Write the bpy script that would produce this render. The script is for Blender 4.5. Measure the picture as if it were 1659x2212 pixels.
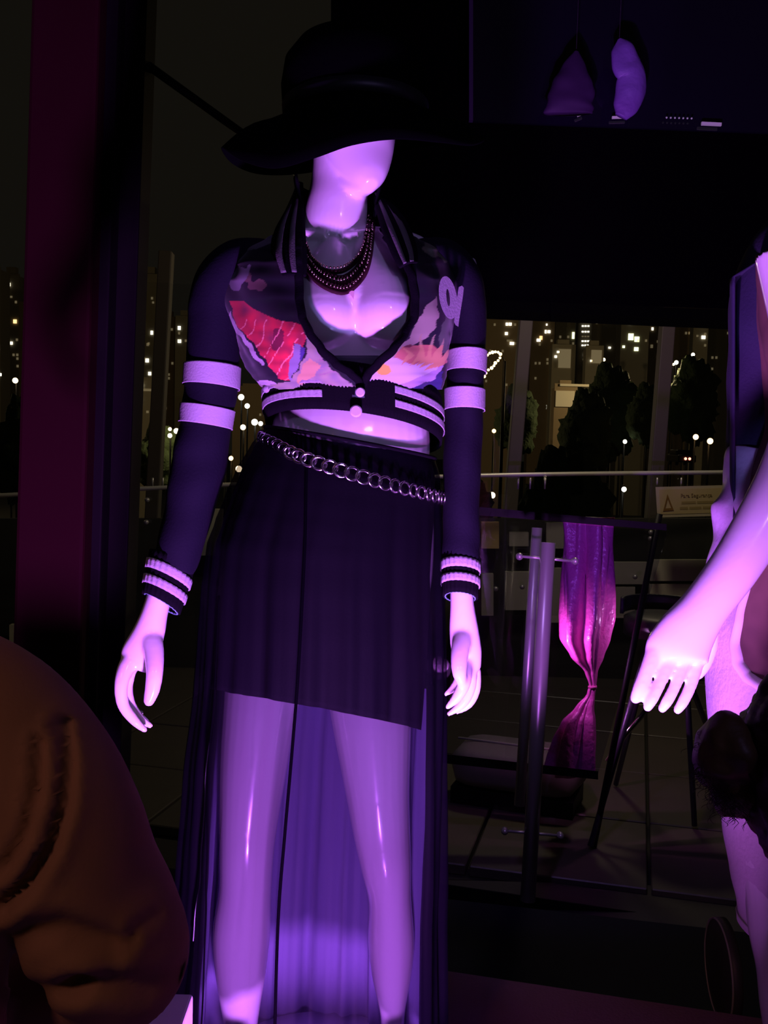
import bpy, bmesh, math, random
from mathutils import Vector, Matrix, noise
random.seed(7)
for o in list(bpy.data.objects): bpy.data.objects.remove(o, do_unlink=True)
SC = bpy.context.scene
COL = SC.collection
PI = math.pi

# ------------------------------------------------------------------ camera
FPX, IW, IH = 2200.0, 1659.0, 2212.0
ROLL, PITCH = math.radians(1.5), math.atan((1106-940)/2200.0)
EYE = Vector((0, 0, 1.5))
cam_d = bpy.data.cameras.new('camera'); cam = bpy.data.objects.new('camera', cam_d); COL.objects.link(cam)
CR = Matrix.Rotation(math.radians(90)-PITCH, 3, 'X') @ Matrix.Rotation(ROLL, 3, 'Z')
cam.matrix_world = Matrix.Translation(EYE) @ CR.to_4x4()
cam_d.sensor_fit = 'VERTICAL'; cam_d.sensor_height = 24.0; cam_d.lens = FPX/IH*24.0
cam_d.clip_start = .05; cam_d.clip_end = 3000
SC.camera = cam
RT, UP, FW = CR.col[0].copy(), CR.col[1].copy(), -CR.col[2]
Z = Vector((0, 0, 1))

# ------------------------------------------------------------------ world and exposure
w = bpy.data.worlds.new('night_sky'); SC.world = w; w.use_nodes = True
bg = w.node_tree.nodes['Background']
bg.inputs[0].default_value = (1.0, .86, .62, 1); bg.inputs[1].default_value = .0052
SC.view_settings.view_transform = 'Standard'; SC.view_settings.look = 'None'
SC.view_settings.exposure = 0; SC.view_settings.gamma = 1; SC.view_settings.use_curve_mapping = False

def light(name, kind, loc, target, energy, color, size=.1, angle=60, blend=.6):
    d = bpy.data.lights.new(name, kind); d.energy = energy; d.color = color
    if kind == 'SPOT': d.spot_size = math.radians(angle); d.spot_blend = blend; d.shadow_soft_size = size
    elif kind == 'AREA': d.size = size
    else: d.shadow_soft_size = size
    o = bpy.data.objects.new(name, d); COL.objects.link(o); o.location = loc
    o.rotation_euler = (Vector(target)-Vector(loc)).to_track_quat('-Z', 'Y').to_euler()
    return o

# ------------------------------------------------------------------ helpers
def P(px, py, d):
    return EYE + FW*d + RT*((px-IW/2)/FPX*d) + UP*(-(py-IH/2)/FPX*d)
def proj(v):
    q = v-EYE; d = q.dot(FW)
    return IW/2+q.dot(RT)/d*FPX, IH/2-q.dot(UP)/d*FPX
def lerp(a, b, t): return a+(b-a)*t
def table(tab, y):
    if y <= tab[0][0]: return tab[0][1:]
    for a, b in zip(tab, tab[1:]):
        if y <= b[0]:
            t = (y-a[0])/(b[0]-a[0]); t = t*t*(3-2*t)*.5+t*.5
            return tuple(lerp(p, q, t) for p, q in zip(a[1:], b[1:]))
    return tab[-1][1:]
def smooth(seq, k=6):
    """Catmull-Rom through tuples."""
    out = []; n = len(seq)
    for i in range(n-1):
        p0, p1, p2, p3 = seq[max(i-1, 0)], seq[i], seq[i+1], seq[min(i+2, n-1)]
        for j in range(k):
            t = j/k
            out.append(tuple(.5*((2*b)+(c-a)*t+(2*a-5*b+4*c-d)*t*t+(3*b-a-3*c+d)*t**3) for a, b, c, d in zip(p0, p1, p2, p3)))
    out.append(tuple(seq[-1])); return out

class MB:
    def __init__(s): s.v = []; s.f = []; s.m = []
    def add(s, v, f):
        o = len(s.v); s.v += [Vector(x) for x in v]; s.f += [tuple(i+o for i in q) for q in f]; return s
    def grid(s, rows, close=True, cap0=False, cap1=False):
        n = len(rows[0]); v = [p for r in rows for p in r]; f = []
        for i in range(len(rows)-1):
            for j in range(n if close else n-1):
                k = (j+1) % n
                f.append((i*n+j, i*n+k, (i+1)*n+k, (i+1)*n+j))
        if cap0: f.append(tuple(range(n-1, -1, -1)))
        if cap1: f.append(tuple(range((len(rows)-1)*n, len(rows)*n)))
        return s.add(v, f)
    def tube(s, pts, rad, ref=None, n=16, caps=True, wob=None):
        ref = ref or RT; rows = []
        for i, p in enumerate(pts):
            t = (pts[min(i+1, len(pts)-1)]-pts[max(i-1, 0)]).normalized()
            u = (ref-t*ref.dot(t)).normalized(); v = t.cross(u)
            a, b = rad[i] if isinstance(rad[i], (tuple, list)) else (rad[i], rad[i])
            row = []
            for j in range(n):
                th = 2*PI*j/n; k = 1+(wob(i/len(pts), th) if wob else 0)
                row.append(p+u*(a*k*math.cos(th))+v*(b*k*math.sin(th)))
            rows.append(row)
        return s.grid(rows, True, caps, caps)
    def ball(s, c, r, n=16, m=10, axes=None):
        ax = axes or (RT, FW, UP); r = r if isinstance(r, (tuple, list)) else (r, r, r); rows = []
        for i in range(m+1):
            ph = PI*(i/m) if 0 < i < m else (.02 if i == 0 else PI-.02)
            rows.append([c+ax[0]*(r[0]*math.sin(ph)*math.cos(2*PI*j/n))+ax[1]*(r[1]*math.sin(ph)*math.sin(2*PI*j/n))+ax[2]*(r[2]*math.cos(ph)) for j in range(n)])
        return s.grid(rows, True, True, True)
    def box(s, c, dx, dy, dz, X=None, Y=None, ZZ=None):
        X = X or Vector((1, 0, 0)); Y = Y or Vector((0, 1, 0)); ZZ = ZZ or Z; c = Vector(c)
        v = [c+X*(a*dx/2)+Y*(b*dy/2)+ZZ*(e*dz/2) for e in (-1, 1) for a, b in ((-1, -1), (1, -1), (1, 1), (-1, 1))]
        return s.add(v, [(3, 2, 1, 0), (4, 5, 6, 7), (0, 1, 5, 4), (1, 2, 6, 5), (2, 3, 7, 6), (3, 0, 4, 7)])
    def beam(s, p0, p1, wx, wy):
        t = (p1-p0).normalized(); X = (RT-t*RT.dot(t)).normalized(); Y = t.cross(X)
        return s.box((p0+p1)/2, wx, wy, (p1-p0).length, X, Y, t)
    def torus(s, c, R, r, ax, ay, n=14, m=6, sx=1.0):
        az = ax.cross(ay); rows = []
        for i in range(n):
            a = 2*PI*i/n; d = ax*math.cos(a)*sx+ay*math.sin(a)
            rows.append([c+d*R+(d.normalized()*math.cos(2*PI*j/m)+az*math.sin(2*PI*j/m))*r for j in range(m)])
        rows.append(rows[0]); return s.grid(rows)
    def build(s, name, mat, parent=None, shade=True, solid=0, bevel=0, sub=0):
        me = bpy.data.meshes.new(name); me.from_pydata([tuple(v) for v in s.v], [], s.f)
        if solid == 0 and len(s.f) < 60000:
            bm = bmesh.new(); bm.from_mesh(me); bmesh.ops.recalc_face_normals(bm, faces=bm.faces); bm.to_mesh(me); bm.free()
        me.validate()
        return link(name, me, mat, parent, shade, solid, bevel, sub)
def link(name, me, mat, parent=None, shade=True, solid=0, bevel=0, sub=0):
    if not me.materials: me.materials.append(mat)
    if shade:
        for p in me.polygons: p.use_smooth = True
    o = bpy.data.objects.new(name, me); COL.objects.link(o)
    if parent:
        o.parent = parent
        o.matrix_parent_inverse = parent.matrix_basis.inverted()
    if solid: m = o.modifiers.new('thick', 'SOLIDIFY'); m.thickness = abs(solid); m.offset = 1 if solid > 0 else -1
    if bevel: m = o.modifiers.new('bevel', 'BEVEL'); m.width = bevel; m.segments = 2
    if sub: m = o.modifiers.new('sub', 'SUBSURF'); m.levels = sub; m.render_levels = sub
    return o
def remesh(mb, name, mat, parent, voxel, smooth_it=6, fac=.5, post=None):
    o = mb.build(name, mat)
    m = o.modifiers.new('r', 'REMESH'); m.mode = 'VOXEL'; m.voxel_size = voxel
    if smooth_it: m = o.modifiers.new('s', 'SMOOTH'); m.iterations = smooth_it; m.factor = fac
    dg = bpy.context.evaluated_depsgraph_get(); me = bpy.data.meshes.new_from_object(o.evaluated_get(dg))
    old = o.data; bpy.data.objects.remove(o); bpy.data.meshes.remove(old)
    me.name = name; me.materials.clear()
    if post:
        for v in me.vertices: v.co = post(v.co.copy())
    return link(name, me, mat, parent)
def thing(name, label, cat, loc, group=None):
    o = bpy.data.objects.new(name, None); COL.objects.link(o); o.location = loc; o.empty_display_size = .05
    tag(o, label, cat, group); return o
def tag(o, label=None, cat=None, group=None, kind=None):
    if label: o['label'] = label
    if cat: o['category'] = cat
    if group: o['group'] = group
    if kind: o['kind'] = kind
    return o

# ------------------------------------------------------------------ materials
MATS = {}
def mat(name, col, rough=.6, metal=0, spec=.5, emit=0, ecol=None, bump=None, coat=0, noise_col=None, sheen=0):
    if name in MATS: return MATS[name]
    m = bpy.data.materials.new(name); m.use_nodes = True; nt = m.node_tree; b = nt.nodes['Principled BSDF']
    b.inputs['Base Color'].default_value = (*col, 1); b.inputs['Roughness'].default_value = rough
    b.inputs['Metallic'].default_value = metal; b.inputs['Specular IOR Level'].default_value = spec
    b.inputs['Coat Weight'].default_value = coat; b.inputs['Coat Roughness'].default_value = .08
    b.inputs['Sheen Weight'].default_value = sheen
    if emit:
        b.inputs['Emission Color'].default_value = (*(ecol or col), 1); b.inputs['Emission Strength'].default_value = emit
    if noise_col:
        tc = nt.nodes.new('ShaderNodeTexCoord'); nz = nt.nodes.new('ShaderNodeTexNoise'); nz.inputs['Scale'].default_value = noise_col[1]
        nz.inputs['Detail'].default_value = 6
        mx = nt.nodes.new('ShaderNodeMix'); mx.data_type = 'RGBA'
        mx.inputs[6].default_value = (*col, 1); mx.inputs[7].default_value = (*noise_col[0], 1)
        nt.links.new(tc.outputs['Object'], nz.inputs['Vector']); nt.links.new(nz.outputs['Fac'], mx.inputs[0]); nt.links.new(mx.outputs[2], b.inputs['Base Color'])
    if bump:
        tc = nt.nodes.new('ShaderNodeTexCoord'); nz = nt.nodes.new('ShaderNodeTexNoise'); nz.inputs['Scale'].default_value = bump[0]; nz.inputs['Detail'].default_value = 4
        bp = nt.nodes.new('ShaderNodeBump'); bp.inputs['Strength'].default_value = bump[1]; bp.inputs['Distance'].default_value = bump[2]
        nt.links.new(tc.outputs['Object'], nz.inputs['Vector']); nt.links.new(nz.outputs['Fac'], bp.inputs['Height']); nt.links.new(bp.outputs[0], b.inputs['Normal'])
    MATS[name] = m; return m
def attr_mat(name, attr, rough=.8, sheen=.1):
    m = bpy.data.materials.new(name); m.use_nodes = True; nt = m.node_tree; b = nt.nodes['Principled BSDF']
    a = nt.nodes.new('ShaderNodeAttribute'); a.attribute_name = attr
    nt.links.new(a.outputs['Color'], b.inputs['Base Color']); b.inputs['Roughness'].default_value = rough; b.inputs['Sheen Weight'].default_value = sheen
    b.inputs['Specular IOR Level'].default_value = .25
    return m
def sheer_mat(name, col, trans, tcol):
    m = bpy.data.materials.new(name); m.use_nodes = True; nt = m.node_tree
    for n in list(nt.nodes): nt.nodes.remove(n)
    out = nt.nodes.new('ShaderNodeOutputMaterial'); mx = nt.nodes.new('ShaderNodeMixShader')
    tr = nt.nodes.new('ShaderNodeBsdfTransparent'); tr.inputs[0].default_value = (*tcol, 1)
    df = nt.nodes.new('ShaderNodeBsdfPrincipled'); df.inputs['Base Color'].default_value = (*col, 1); df.inputs['Roughness'].default_value = .7
    df.inputs['Specular IOR Level'].default_value = .06
    mx.inputs[0].default_value = 1-trans
    nt.links.new(tr.outputs[0], mx.inputs[1]); nt.links.new(df.outputs[0], mx.inputs[2]); nt.links.new(mx.outputs[0], out.inputs[0])
    return m
def glass_mat(name, tint=(.96, .97, .98), refl=.045):
    m = bpy.data.materials.new(name); m.use_nodes = True; nt = m.node_tree
    for n in list(nt.nodes): nt.nodes.remove(n)
    out = nt.nodes.new('ShaderNodeOutputMaterial'); mx = nt.nodes.new('ShaderNodeMixShader')
    tr = nt.nodes.new('ShaderNodeBsdfTransparent'); tr.inputs[0].default_value = (*tint, 1)
    gl = nt.nodes.new('ShaderNodeBsdfGlossy'); gl.inputs['Roughness'].default_value = .01
    mx.inputs[0].default_value = refl
    nt.links.new(tr.outputs[0], mx.inputs[1]); nt.links.new(gl.outputs[0], mx.inputs[2]); nt.links.new(mx.outputs[0], out.inputs[0])
    return m

PLASTIC = mat('white_glossy_plastic', (.8, .79, .8), .22, spec=.5, coat=.6)
NAVY = mat('dark_navy_cloth', (.0045, .004, .011), .85, spec=.15, bump=(260, .25, .002))
KNIT = mat('black_rib_knit', (.002, .0015, .0035), .9, spec=.1, bump=(400, .3, .002))
WHITE_CLOTH = mat('white_cloth_stripe', (.40, .39, .43), .8, bump=(300, .3, .002))
KNIT_WHITE = mat('white_rib_stripe', (.36, .35, .38), .9, bump=(420, .4, .002))
FELT = mat('black_felt', (.0006, .0006, .001), .95, spec=.03)
BLACKSKIRT = mat('black_lining', (.0016, .001, .003), .8, bump=(300, .2, .002))
SHEER = sheer_mat('sheer_black_chiffon', (.0018, .0014, .004), .34, (.9, .88, .95))
SEAM = mat('skirt_seam', (.0008, .0006, .0015), .9, spec=.02)
CHROME = mat('chrome', (.75, .73, .72), .18, metal=1)
GOLD = mat('gold_beads', (.75, .55, .42), .22, metal=1)
CORD = mat('dark_red_cord', (.022, .004, .006), .8, spec=.2)
STEEL = mat('brushed_steel', (.62, .6, .6), .34, metal=.55)
BLACKMETAL = mat('black_painted_metal', (.004, .0035, .0045), .5, spec=.3)
GLASS = glass_mat('clear_glass')

# ------------------------------------------------------------------ lights
D0 = 1.6
M0 = D0/FPX
PLAT_Z = .49
PURPLE = (.58, .15, 1.0)
UPL = Vector((-.005, .62, .56))
light('uplight_beam', 'SPOT', UPL, P(680, 1400, 1.6), 240, PURPLE, .05, 70, .22)
UPR = Vector((.36, .60, .56))
light('uplight_beam', 'SPOT', UPR, P(1660, 1540, 1.5), 62, (.70, .16, 1.0), .05, 64, .35)
UPB = Vector((.175, .60, .56))
light('uplight_beam', 'SPOT', UPB, P(960, 1000, 1.6), 42, (.34, .24, 1.0), .05, 50, .6)
light('ceiling_lamp_glow', 'SPOT', (-1.1, -1.2, 2.8), (-.38, .80, 1.15), 34, (1.0, .42, .32), .15, 26, .7)
light('handle_fill_glow', 'SPOT', (.1, 1.9, 2.9), P(1160, 1500, 3.2), 26, (.50, .28, 1.0), .03, 34, .5)  # unseen violet spot added to brighten the door handle
light('violet_fill_glow', 'SPOT', (1.1, -.9, 2.8), P(900, 1000, 1.6), 30, (.48, .36, 1.0), .12, 34, .6)  # unseen soft violet fill added to lift the shadows
light('terrace_lamp_glow', 'POINT', (1.0, 5.0, 3.0), (0, 0, 0), 42, (1.0, .82, .52), .15)

# ================================================================== the setting
FLOOR_Z = 0.0
fl = MB().box((0.6, 1.2, -.06), 7.2, 4.4, .08).build('floor', mat('dark_room_floor', (.02, .016, .02), .45, noise_col=((.03, .025, .03), 6)), shade=False)
tag(fl, 'dark indoor floor behind the platform', kind='structure')
# terrace deck with single tiles
deck = MB().box((1.0, 6.55, -.12), 12, 6.2, .16).build('floor', mat('terrace_bed', (.02, .018, .016), .9), shade=False)
tag(deck, 'terrace slab under the tiles', kind='structure')
TILE = mat('terrace_tile', (.075, .066, .06), .38, noise_col=((.11, .095, .08), 5), bump=(40, .15, .003))
tm = None
for i in range(12):
    for j in range(9):
        x, y = -2.6+i*.62, 3.65+j*.62
        if tm is None:
            tl = MB().box((0, 0, 0), .606, .606, .04).build('tile', TILE, None, False, bevel=.004); tm = tl.data
        else:
            tl = bpy.data.objects.new('tile', tm); COL.objects.link(tl); m_ = tl.modifiers.new('bevel', 'BEVEL'); m_.width = .004; m_.segments = 1
        tl.parent = deck
        R_ = Matrix.Rotation(math.radians(-14), 4, 'Z')
        tl.matrix_basis = Matrix.Translation((1.2, 6.2, 0)) @ R_ @ Matrix.Translation((x-1.0, y-6.2, -.02+random.uniform(-.0015, .0015)))

# display platform on which the mannequins stand
pr = thing('display_platform', 'low dark purple display platform under the mannequins', 'platform', (.35, 1.5, 0))
E0, E1 = P(930, 2088, 1.97), P(1620, 2192, 1.97)
# rear edge as a line in the platform plane
def on_plane(px, py, z):
    d = (P(px, py, 1)-EYE); t = (z-EYE.z)/d.z; return EYE+d*t
a_, b_ = on_plane(950, 2092, PLAT_Z), on_plane(1600, 2190, PLAT_Z)
dirv = (b_-a_); dirv.z = 0; dirv.normalize(); nrm = Vector((-dirv.y, dirv.x, 0))
cen = a_+dirv*.35-nrm*.30; cen.z = PLAT_Z-.02
PLATM = mat('platform_carpet', (.24, .12, .20), .9, bump=(180, .5, .004))
MB().box(cen, 3.4, .60, .04, dirv, nrm).build('top', PLATM, pr, False, bevel=.006)
c2 = cen.copy(); c2.z = PLAT_Z/2-.02
MB().box(c2, 3.32, .54, PLAT_Z-.04, dirv, nrm).build('skirting', mat('platform_side', (.02, .016, .024), .8), pr, False)
# dark step in front of the glass
s0, s1 = on_plane(950, 1985, .2), on_plane(1600, 2060, .2)
MB_ = MB().box((s0+s1)/2-Vector((.0, .12, .1)), 3.2, .5, .2, (s1-s0).normalized(), Vector((-(s1-s0).normalized().y, (s1-s0).normalized().x, 0)))
st = MB_.build('step', mat('dark_blue_step', (.004, .004, .016), .8, spec=.1), None, False, bevel=.01)
tag(st, 'dark blue step between platform and glass door', 'step')

# red column with dark mullions at the left
c_ = thing('trim_1', 'maroon column with black mullions beside the left hand', None, P(140, 1800, 2.7)); c_['kind'] = 'structure'
p0, p1 = P(172, -160, 2.7), P(95, 2500, 2.7)
MB().beam(p0, p1, .175, .2).build('column', mat('maroon_paint', (.026, .002, .006), .75, spec=.1, noise_col=((.03, .0025, .007), 3)), c_, False, bevel=.01)
MB().beam(P(255, -160, 2.75), P(170, 2500, 2.75), .06, .16).build('mullion', mat('dark_mullion', (.006, .004, .006), .7, spec=.15), c_, False, bevel=.005)
MB().beam(P(305, -160, 2.8), P(212, 2500, 2.8), .075, .12).build('mullion', MATS['dark_mullion'], c_, False, bevel=.005)
MB().beam(P(258, 1000, 2.82), P(236, 2200, 2.82), .055, .1).build('mullion', mat('mullion_rear', (.05, .035, .035), .6), c_, False, bevel=.005)
br = MB().tube([P(315, 138, 2.8), P(640, 372, 3.2)], [.012, .012]).build('brace_rod', BLACKMETAL)
tag(br, 'thin black diagonal rod from the maroon column behind the hat', 'rod')

# dark bulkhead over the glass door
bh = thing('ceiling', 'black bulkhead over the glass door', None, P(1400, 400, 3.4)); bh['kind'] = 'structure'
DARKW = mat('black_bulkhead', (.0008, .0007, .001), .9, spec=.03)
p00, p01 = P(715, -500, 3.35), P(2700, -500, 3.6)
q0, q1 = P(715, 655, 3.35), P(2700, 742, 3.6)
th = Vector((0, .25, 0))
MB().add([p00, p01, q1, q0, p00+th, p01+th, q1+th, q0+th], [(0, 1, 2, 3), (7, 6, 5, 4), (0, 4, 5, 1), (3, 2, 6, 7), (1, 5, 6, 2), (0, 3, 7, 4)]).build('beam', DARKW, bh, False)
# wall end to the right of the glass
wr = MB().add([P(1590, 600, 3.3), P(2600, 600, 3.3), P(2600, 2150, 3.3), P(1590, 2150, 3.3)]+[P(x, y, 3.5) for x, y in ((1590, 600), (2600, 600), (2600, 2150), (1590, 2150))],
         [(0, 1, 2, 3), (7, 6, 5, 4), (0, 4, 5, 1), (3, 2, 6, 7), (1, 5, 6, 2), (0, 3, 7, 4)]).build('wall_right', DARKW, None, False)
tag(wr, 'dark wall beside the glass door', kind='structure')

# overhead glass canopy panel (tilted) with its edge strip and glowing edge glints
cp = thing('canopy_panel', 'dark glossy overhead glass panel with violet reflections at upper right', 'glass panel', P(1350, 262, 3.1))
PANEL = mat('dark_glass_panel', (.006, .004, .012), .12, spec=.6, coat=.5)
g0, g1 = P(1017, 262, 3.1), P(2000, 300, 3.1)
tilt = (UP*1.0-FW*.0).normalized()
MB().add([g0, g1, g1+tilt*.75, g0+tilt*.75]+[q+FW*.012 for q in (g0, g1, g1+tilt*.75, g0+tilt*.75)],
         [(0, 1, 2, 3), (7, 6, 5, 4), (0, 4, 5, 1), (3, 2, 6, 7), (1, 5, 6, 2), (0, 3, 7, 4)]).build('pane', PANEL, cp, False)
MB().beam(P(1017, -260, 3.09), P(1017, 262, 3.09), .012, .02).build('edge_strip', mat('dim_violet_edge', (.06, .045, .09), .4), cp, False)
for (x0, y0, x1, y1, h) in ((1247, 250, 1262, 244, .006), (1322, 254, 1356, 253, .006), (1515, 267, 1558, 269, .009)):
    MB().beam(P(x0, y0, 3.08), P(x1, y1, 3.08), h, .008).build('edge_glint', mat('glowing_edge_glint', (.55, .5, .52), .35, emit=.10, ecol=(.7, .65, .7)), cp, False)  # slight emission imitates bright reflections along the panel edge
for k in range(7):
    MB().ball(P(1440+k*9, 254+k*.3, 3.08), .003, 8, 5).build('indicator_light', mat('tiny_indicator', (.5, .5, .5), .5, emit=.12), cp)

# ---- glass door with pull handles
gd = thing('door_1', 'glass door with long steel pull handle', None, P(1280, 1990, 3.35)); gd['kind'] = 'structure'
def pane(quad, t=.012):
    a = [P(*q) for q in quad]; n = (a[1]-a[0]).cross(a[3]-a[0]).normalized()*t
    return MB().add(a+[q+n for q in a], [(0, 1, 2, 3), (7, 6, 5, 4), (0, 4, 5, 1), (3, 2, 6, 7), (1, 5, 6, 2), (0, 3, 7, 4)])
pane([(1150, 1965, 3.33), (1640, 2040, 3.33), (1600, 670, 3.33), (1190, 655, 3.33)]).build('pane', GLASS, gd, False)
pane([(245, 1900, 3.36), (1146, 1965, 3.36), (1187, 655, 3.36), (300, 610, 3.36)]).build('pane', GLASS, gd, False)
MB().beam(P(930, 1925, 3.33), P(1640, 2045, 3.33), .05, .09)
MB().add([P(900, 1930, 3.30), P(1650, 2050, 3.30), P(1650, 2010, 3.30), P(900, 1900, 3.30)]+[P(900, 1930, 3.4), P(1650, 2050, 3.4), P(1650, 2010, 3.4), P(900, 1900, 3.4)],
         [(0, 1, 2, 3), (7, 6, 5, 4), (0, 4, 5, 1), (3, 2, 6, 7), (1, 5, 6, 2), (0, 3, 7, 4)]).build('threshold', BLACKMETAL, gd, False, bevel=.004)
def handle(dx, d, r, lab=None):
    hb = MB().tube([P(1184+dx, 1172, d), P(1140+dx, 1945, d)], [r, r], n=20).build('pull_handle', STEEL, gd)
    for (x, y) in ((1182, 1207), (1150, 1800)):
        for s_ in (-1, 1):
            MB().tube([P(x+dx, y, d), P(x+dx+s_*56, y+s_*5, d+.02)], [.0045, .0045], n=10).build('standoff', STEEL, hb)
            MB().ball(P(x+dx+s_*60, y+s_*5, d+.02), (.012, .02, .012), 10, 6).build('fixing_cap', STEEL, hb)
handle(0, 3.22, .024)
hb2 = MB().tube([P(1160, 1140, 3.45), P(1122, 1740, 3.45)], [.018, .018], n=16).build('pull_handle', STEEL, gd)

# ---- smoked glass windscreen with black rail, on the terrace
ws = thing('glass_windscreen', 'low smoked glass windscreen with black top rail behind the door', 'glass screen', P(1180, 1660, 3.75))
TINT = glass_mat('smoked_glass', (.80, .80, .92))
pane([(930, 1628, 3.75), (1290, 1672, 3.75), (1440, 1150, 3.75), (1020, 1112, 3.75)]).build('pane', TINT, ws, False)
MB().beam(P(1010, 1098, 3.74), P(1440, 1140, 3.74), .028, .04)
mb = MB(); mb.add([P(1000, 1092, 3.73), P(1440, 1132, 3.73), P(1440, 1146, 3.73), P(1000, 1110, 3.73), P(1000, 1092, 3.78), P(1440, 1132, 3.78), P(1440, 1146, 3.78), P(1000, 1110, 3.78)],
       [(0, 1, 2, 3), (7, 6, 5, 4), (0, 4, 5, 1), (3, 2, 6, 7), (1, 5, 6, 2), (0, 3, 7, 4)]); mb.build('top_rail', BLACKMETAL, ws, False)
mb = MB(); mb.add([P(925, 1625, 3.73), P(1292, 1666, 3.73), P(1292, 1684, 3.73), P(925, 1645, 3.73), P(925, 1625, 3.78), P(1292, 1666, 3.78), P(1292, 1684, 3.78), P(925, 1645, 3.78)],
       [(0, 1, 2, 3), (7, 6, 5, 4), (0, 4, 5, 1), (3, 2, 6, 7), (1, 5, 6, 2), (0, 3, 7, 4)]); mb.build('bottom_rail', BLACKMETAL, ws, False)
for x0, x1 in ((1000, 940), (1425, 1290)):
    MB().tube([P(x0, 1110, 3.76), on_plane(x1-8, 1830, 0.0)], [.012, .012], n=10).build('post', BLACKMETAL, ws)

# ================================================================== main mannequin
def M(px): return px*M0
def pts(seq, k=6, d0=D0, sc=1.0):
    """seq of (px,py,dd,a_px,b_px) -> smoothed world points and radii in metres."""
    s_ = smooth(seq, k); return [P(q[0], q[1], d0+q[2]) for q in s_], [(q[3]*d0/FPX*sc, q[4]*d0/FPX*sc) for q in s_]
mq = thing('mannequin', 'white glossy mannequin in hat and varsity jacket at the centre', 'mannequin', P(700, 2330, 1.6))
B = MB()
B.tube(*pts([(735, 512, .005, 120, 40), (738, 540, .0, 190, 66), (742, 590, 0, 195, 85), (748, 650, -.005, 178, 98), (752, 720, -.01, 165, 105), (755, 800, -.005, 150, 98), (757, 870, 0, 160, 128),
              (757, 940, 0, 172, 146), (752, 975, 0, 178, 148), (747, 1020, .0, 182, 140), (735, 1110, .0, 205, 120), (718, 1220, .0, 218, 128), (700, 1330, .0, 215, 120), (690, 1400, .0, 200, 105)]), n=40)
# sternum and breasts
for cx, cy in ((708, 672), (828, 668)):
    B.tube(*pts([(lerp(cx, 742, .5), cy-135, -.012, 40, 50), (lerp(cx, 742, .3), cy-90, -.028, 56, 62), (lerp(cx, 748, .1), cy-40, -.044, 68, 72), (cx, cy+10, -.058, 74, 78)]), n=28)
    B.ball(P(cx, cy+16, D0-.060), (M(75), M(78), M(72)), 28, 18)
B.ball(P(766, 660, D0-.058), (M(42), M(58), M(76)), 20, 14)
# neck, jaw and head
B.tube(*pts([(722, 540, .0, 95, 50), (722, 500, -.005, 72, 66), (727, 450, -.005, 67, 66), (735, 395, .0, 63, 66), (747, 330, .005, 72, 82), (757, 270, .005, 88, 105), (755, 205, .01, 84, 105), (752, 165, .01, 50, 60)]), n=32)
B.tube(*pts([(803, 400, -.070, 13, 14), (797, 386, -.062, 36, 34), (785, 352, -.045, 62, 60), (774, 312, -.03, 80, 85), (764, 270, -.01, 92, 105), (756, 215, .0, 88, 105), (752, 170, .0, 55, 60)]), n=32)
B.tube(*pts([(797, 398, -.062, 22, 18), (770, 400, -.035, 38, 30), (740, 395, -.01, 50, 50)]), n=20)
# collar bones
for sx in (-1, 1):
    B.tube([P(722+sx*16, 512, D0-.046), P(728+sx*70, 505, D0-.042), P(735+sx*130, 508, D0-.012)], [M(12), M(13), M(11)], n=12)
# arms
B.tube(*pts([(505, 570, .0, 48, 50), (478, 640, .0, 44, 48), (464, 740, 0, 40, 44), (455, 840, 0, 37, 42), (440, 930, 0, 36, 40), (420, 1020, -.005, 36, 40), (395, 1120, -.015, 32, 36), (365, 1220, -.025, 27, 32), (338, 1310, -.035, 27, 30), (322, 1365, -.04, 34, 27), (301, 1415, -.045, 40, 22), (288, 1442, -.047, 30, 17)]), n=24)
B.tube(*pts([(985, 570, .0, 44, 50), (1002, 660, 0, 40, 46), (1006, 760, 0, 36, 42), (1003, 860, 0, 34, 40), (999, 960, -.005, 34, 38), (996, 1060, -.012, 32, 36), (995, 1160, -.02, 29, 32), (996, 1240, -.028, 25, 28), (998, 1300, -.035, 25, 26), (1002, 1360, -.04, 31, 24), (1008, 1410, -.045, 32, 22), (1013, 1450, -.047, 25, 19)]), n=24)
def finger(seq, d0=D0, b=B):
    s_ = smooth([(x, y, dd, r, r*.92) for x, y, dd, r in seq], 5)
    pp = [P(q[0], q[1], d0+q[2]) for q in s_]; rr = [(q[3]*d0/FPX, q[4]*d0/FPX) for q in s_]
    b.tube(pp, rr, n=14); b.ball(pp[-1], rr[-1][0]*1.0, 12, 8)
# left-hand side hand
finger([(284, 1418, -.048, 16), (272, 1442, -.056, 18), (262, 1478, -.066, 15), (266, 1522, -.066, 13), (290, 1556, -.064, 11), (313, 1577, -.062, 7)])
finger([(280, 1440, -.045, 17), (272, 1485, -.044, 15), (282, 1525, -.044, 12.5), (304, 1553, -.044, 10), (324, 1567, -.044, 7)])
finger([(280, 1440, -.026, 16), (270, 1485, -.022, 14), (280, 1520, -.022, 12), (298, 1545, -.022, 10), (316, 1558, -.022, 7)])
finger([(276, 1436, -.008, 14), (266, 1475, -.002, 12), (276, 1508, -.002, 10), (292, 1530, -.002, 8), (306, 1540, -.002, 6)])
finger([(322, 1350, -.036, 14), (328, 1382, -.050, 22), (333, 1412, -.064, 21), (334, 1455, -.08, 18), (329, 1490, -.082, 16), (322, 1514, -.082, 12)])
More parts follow.
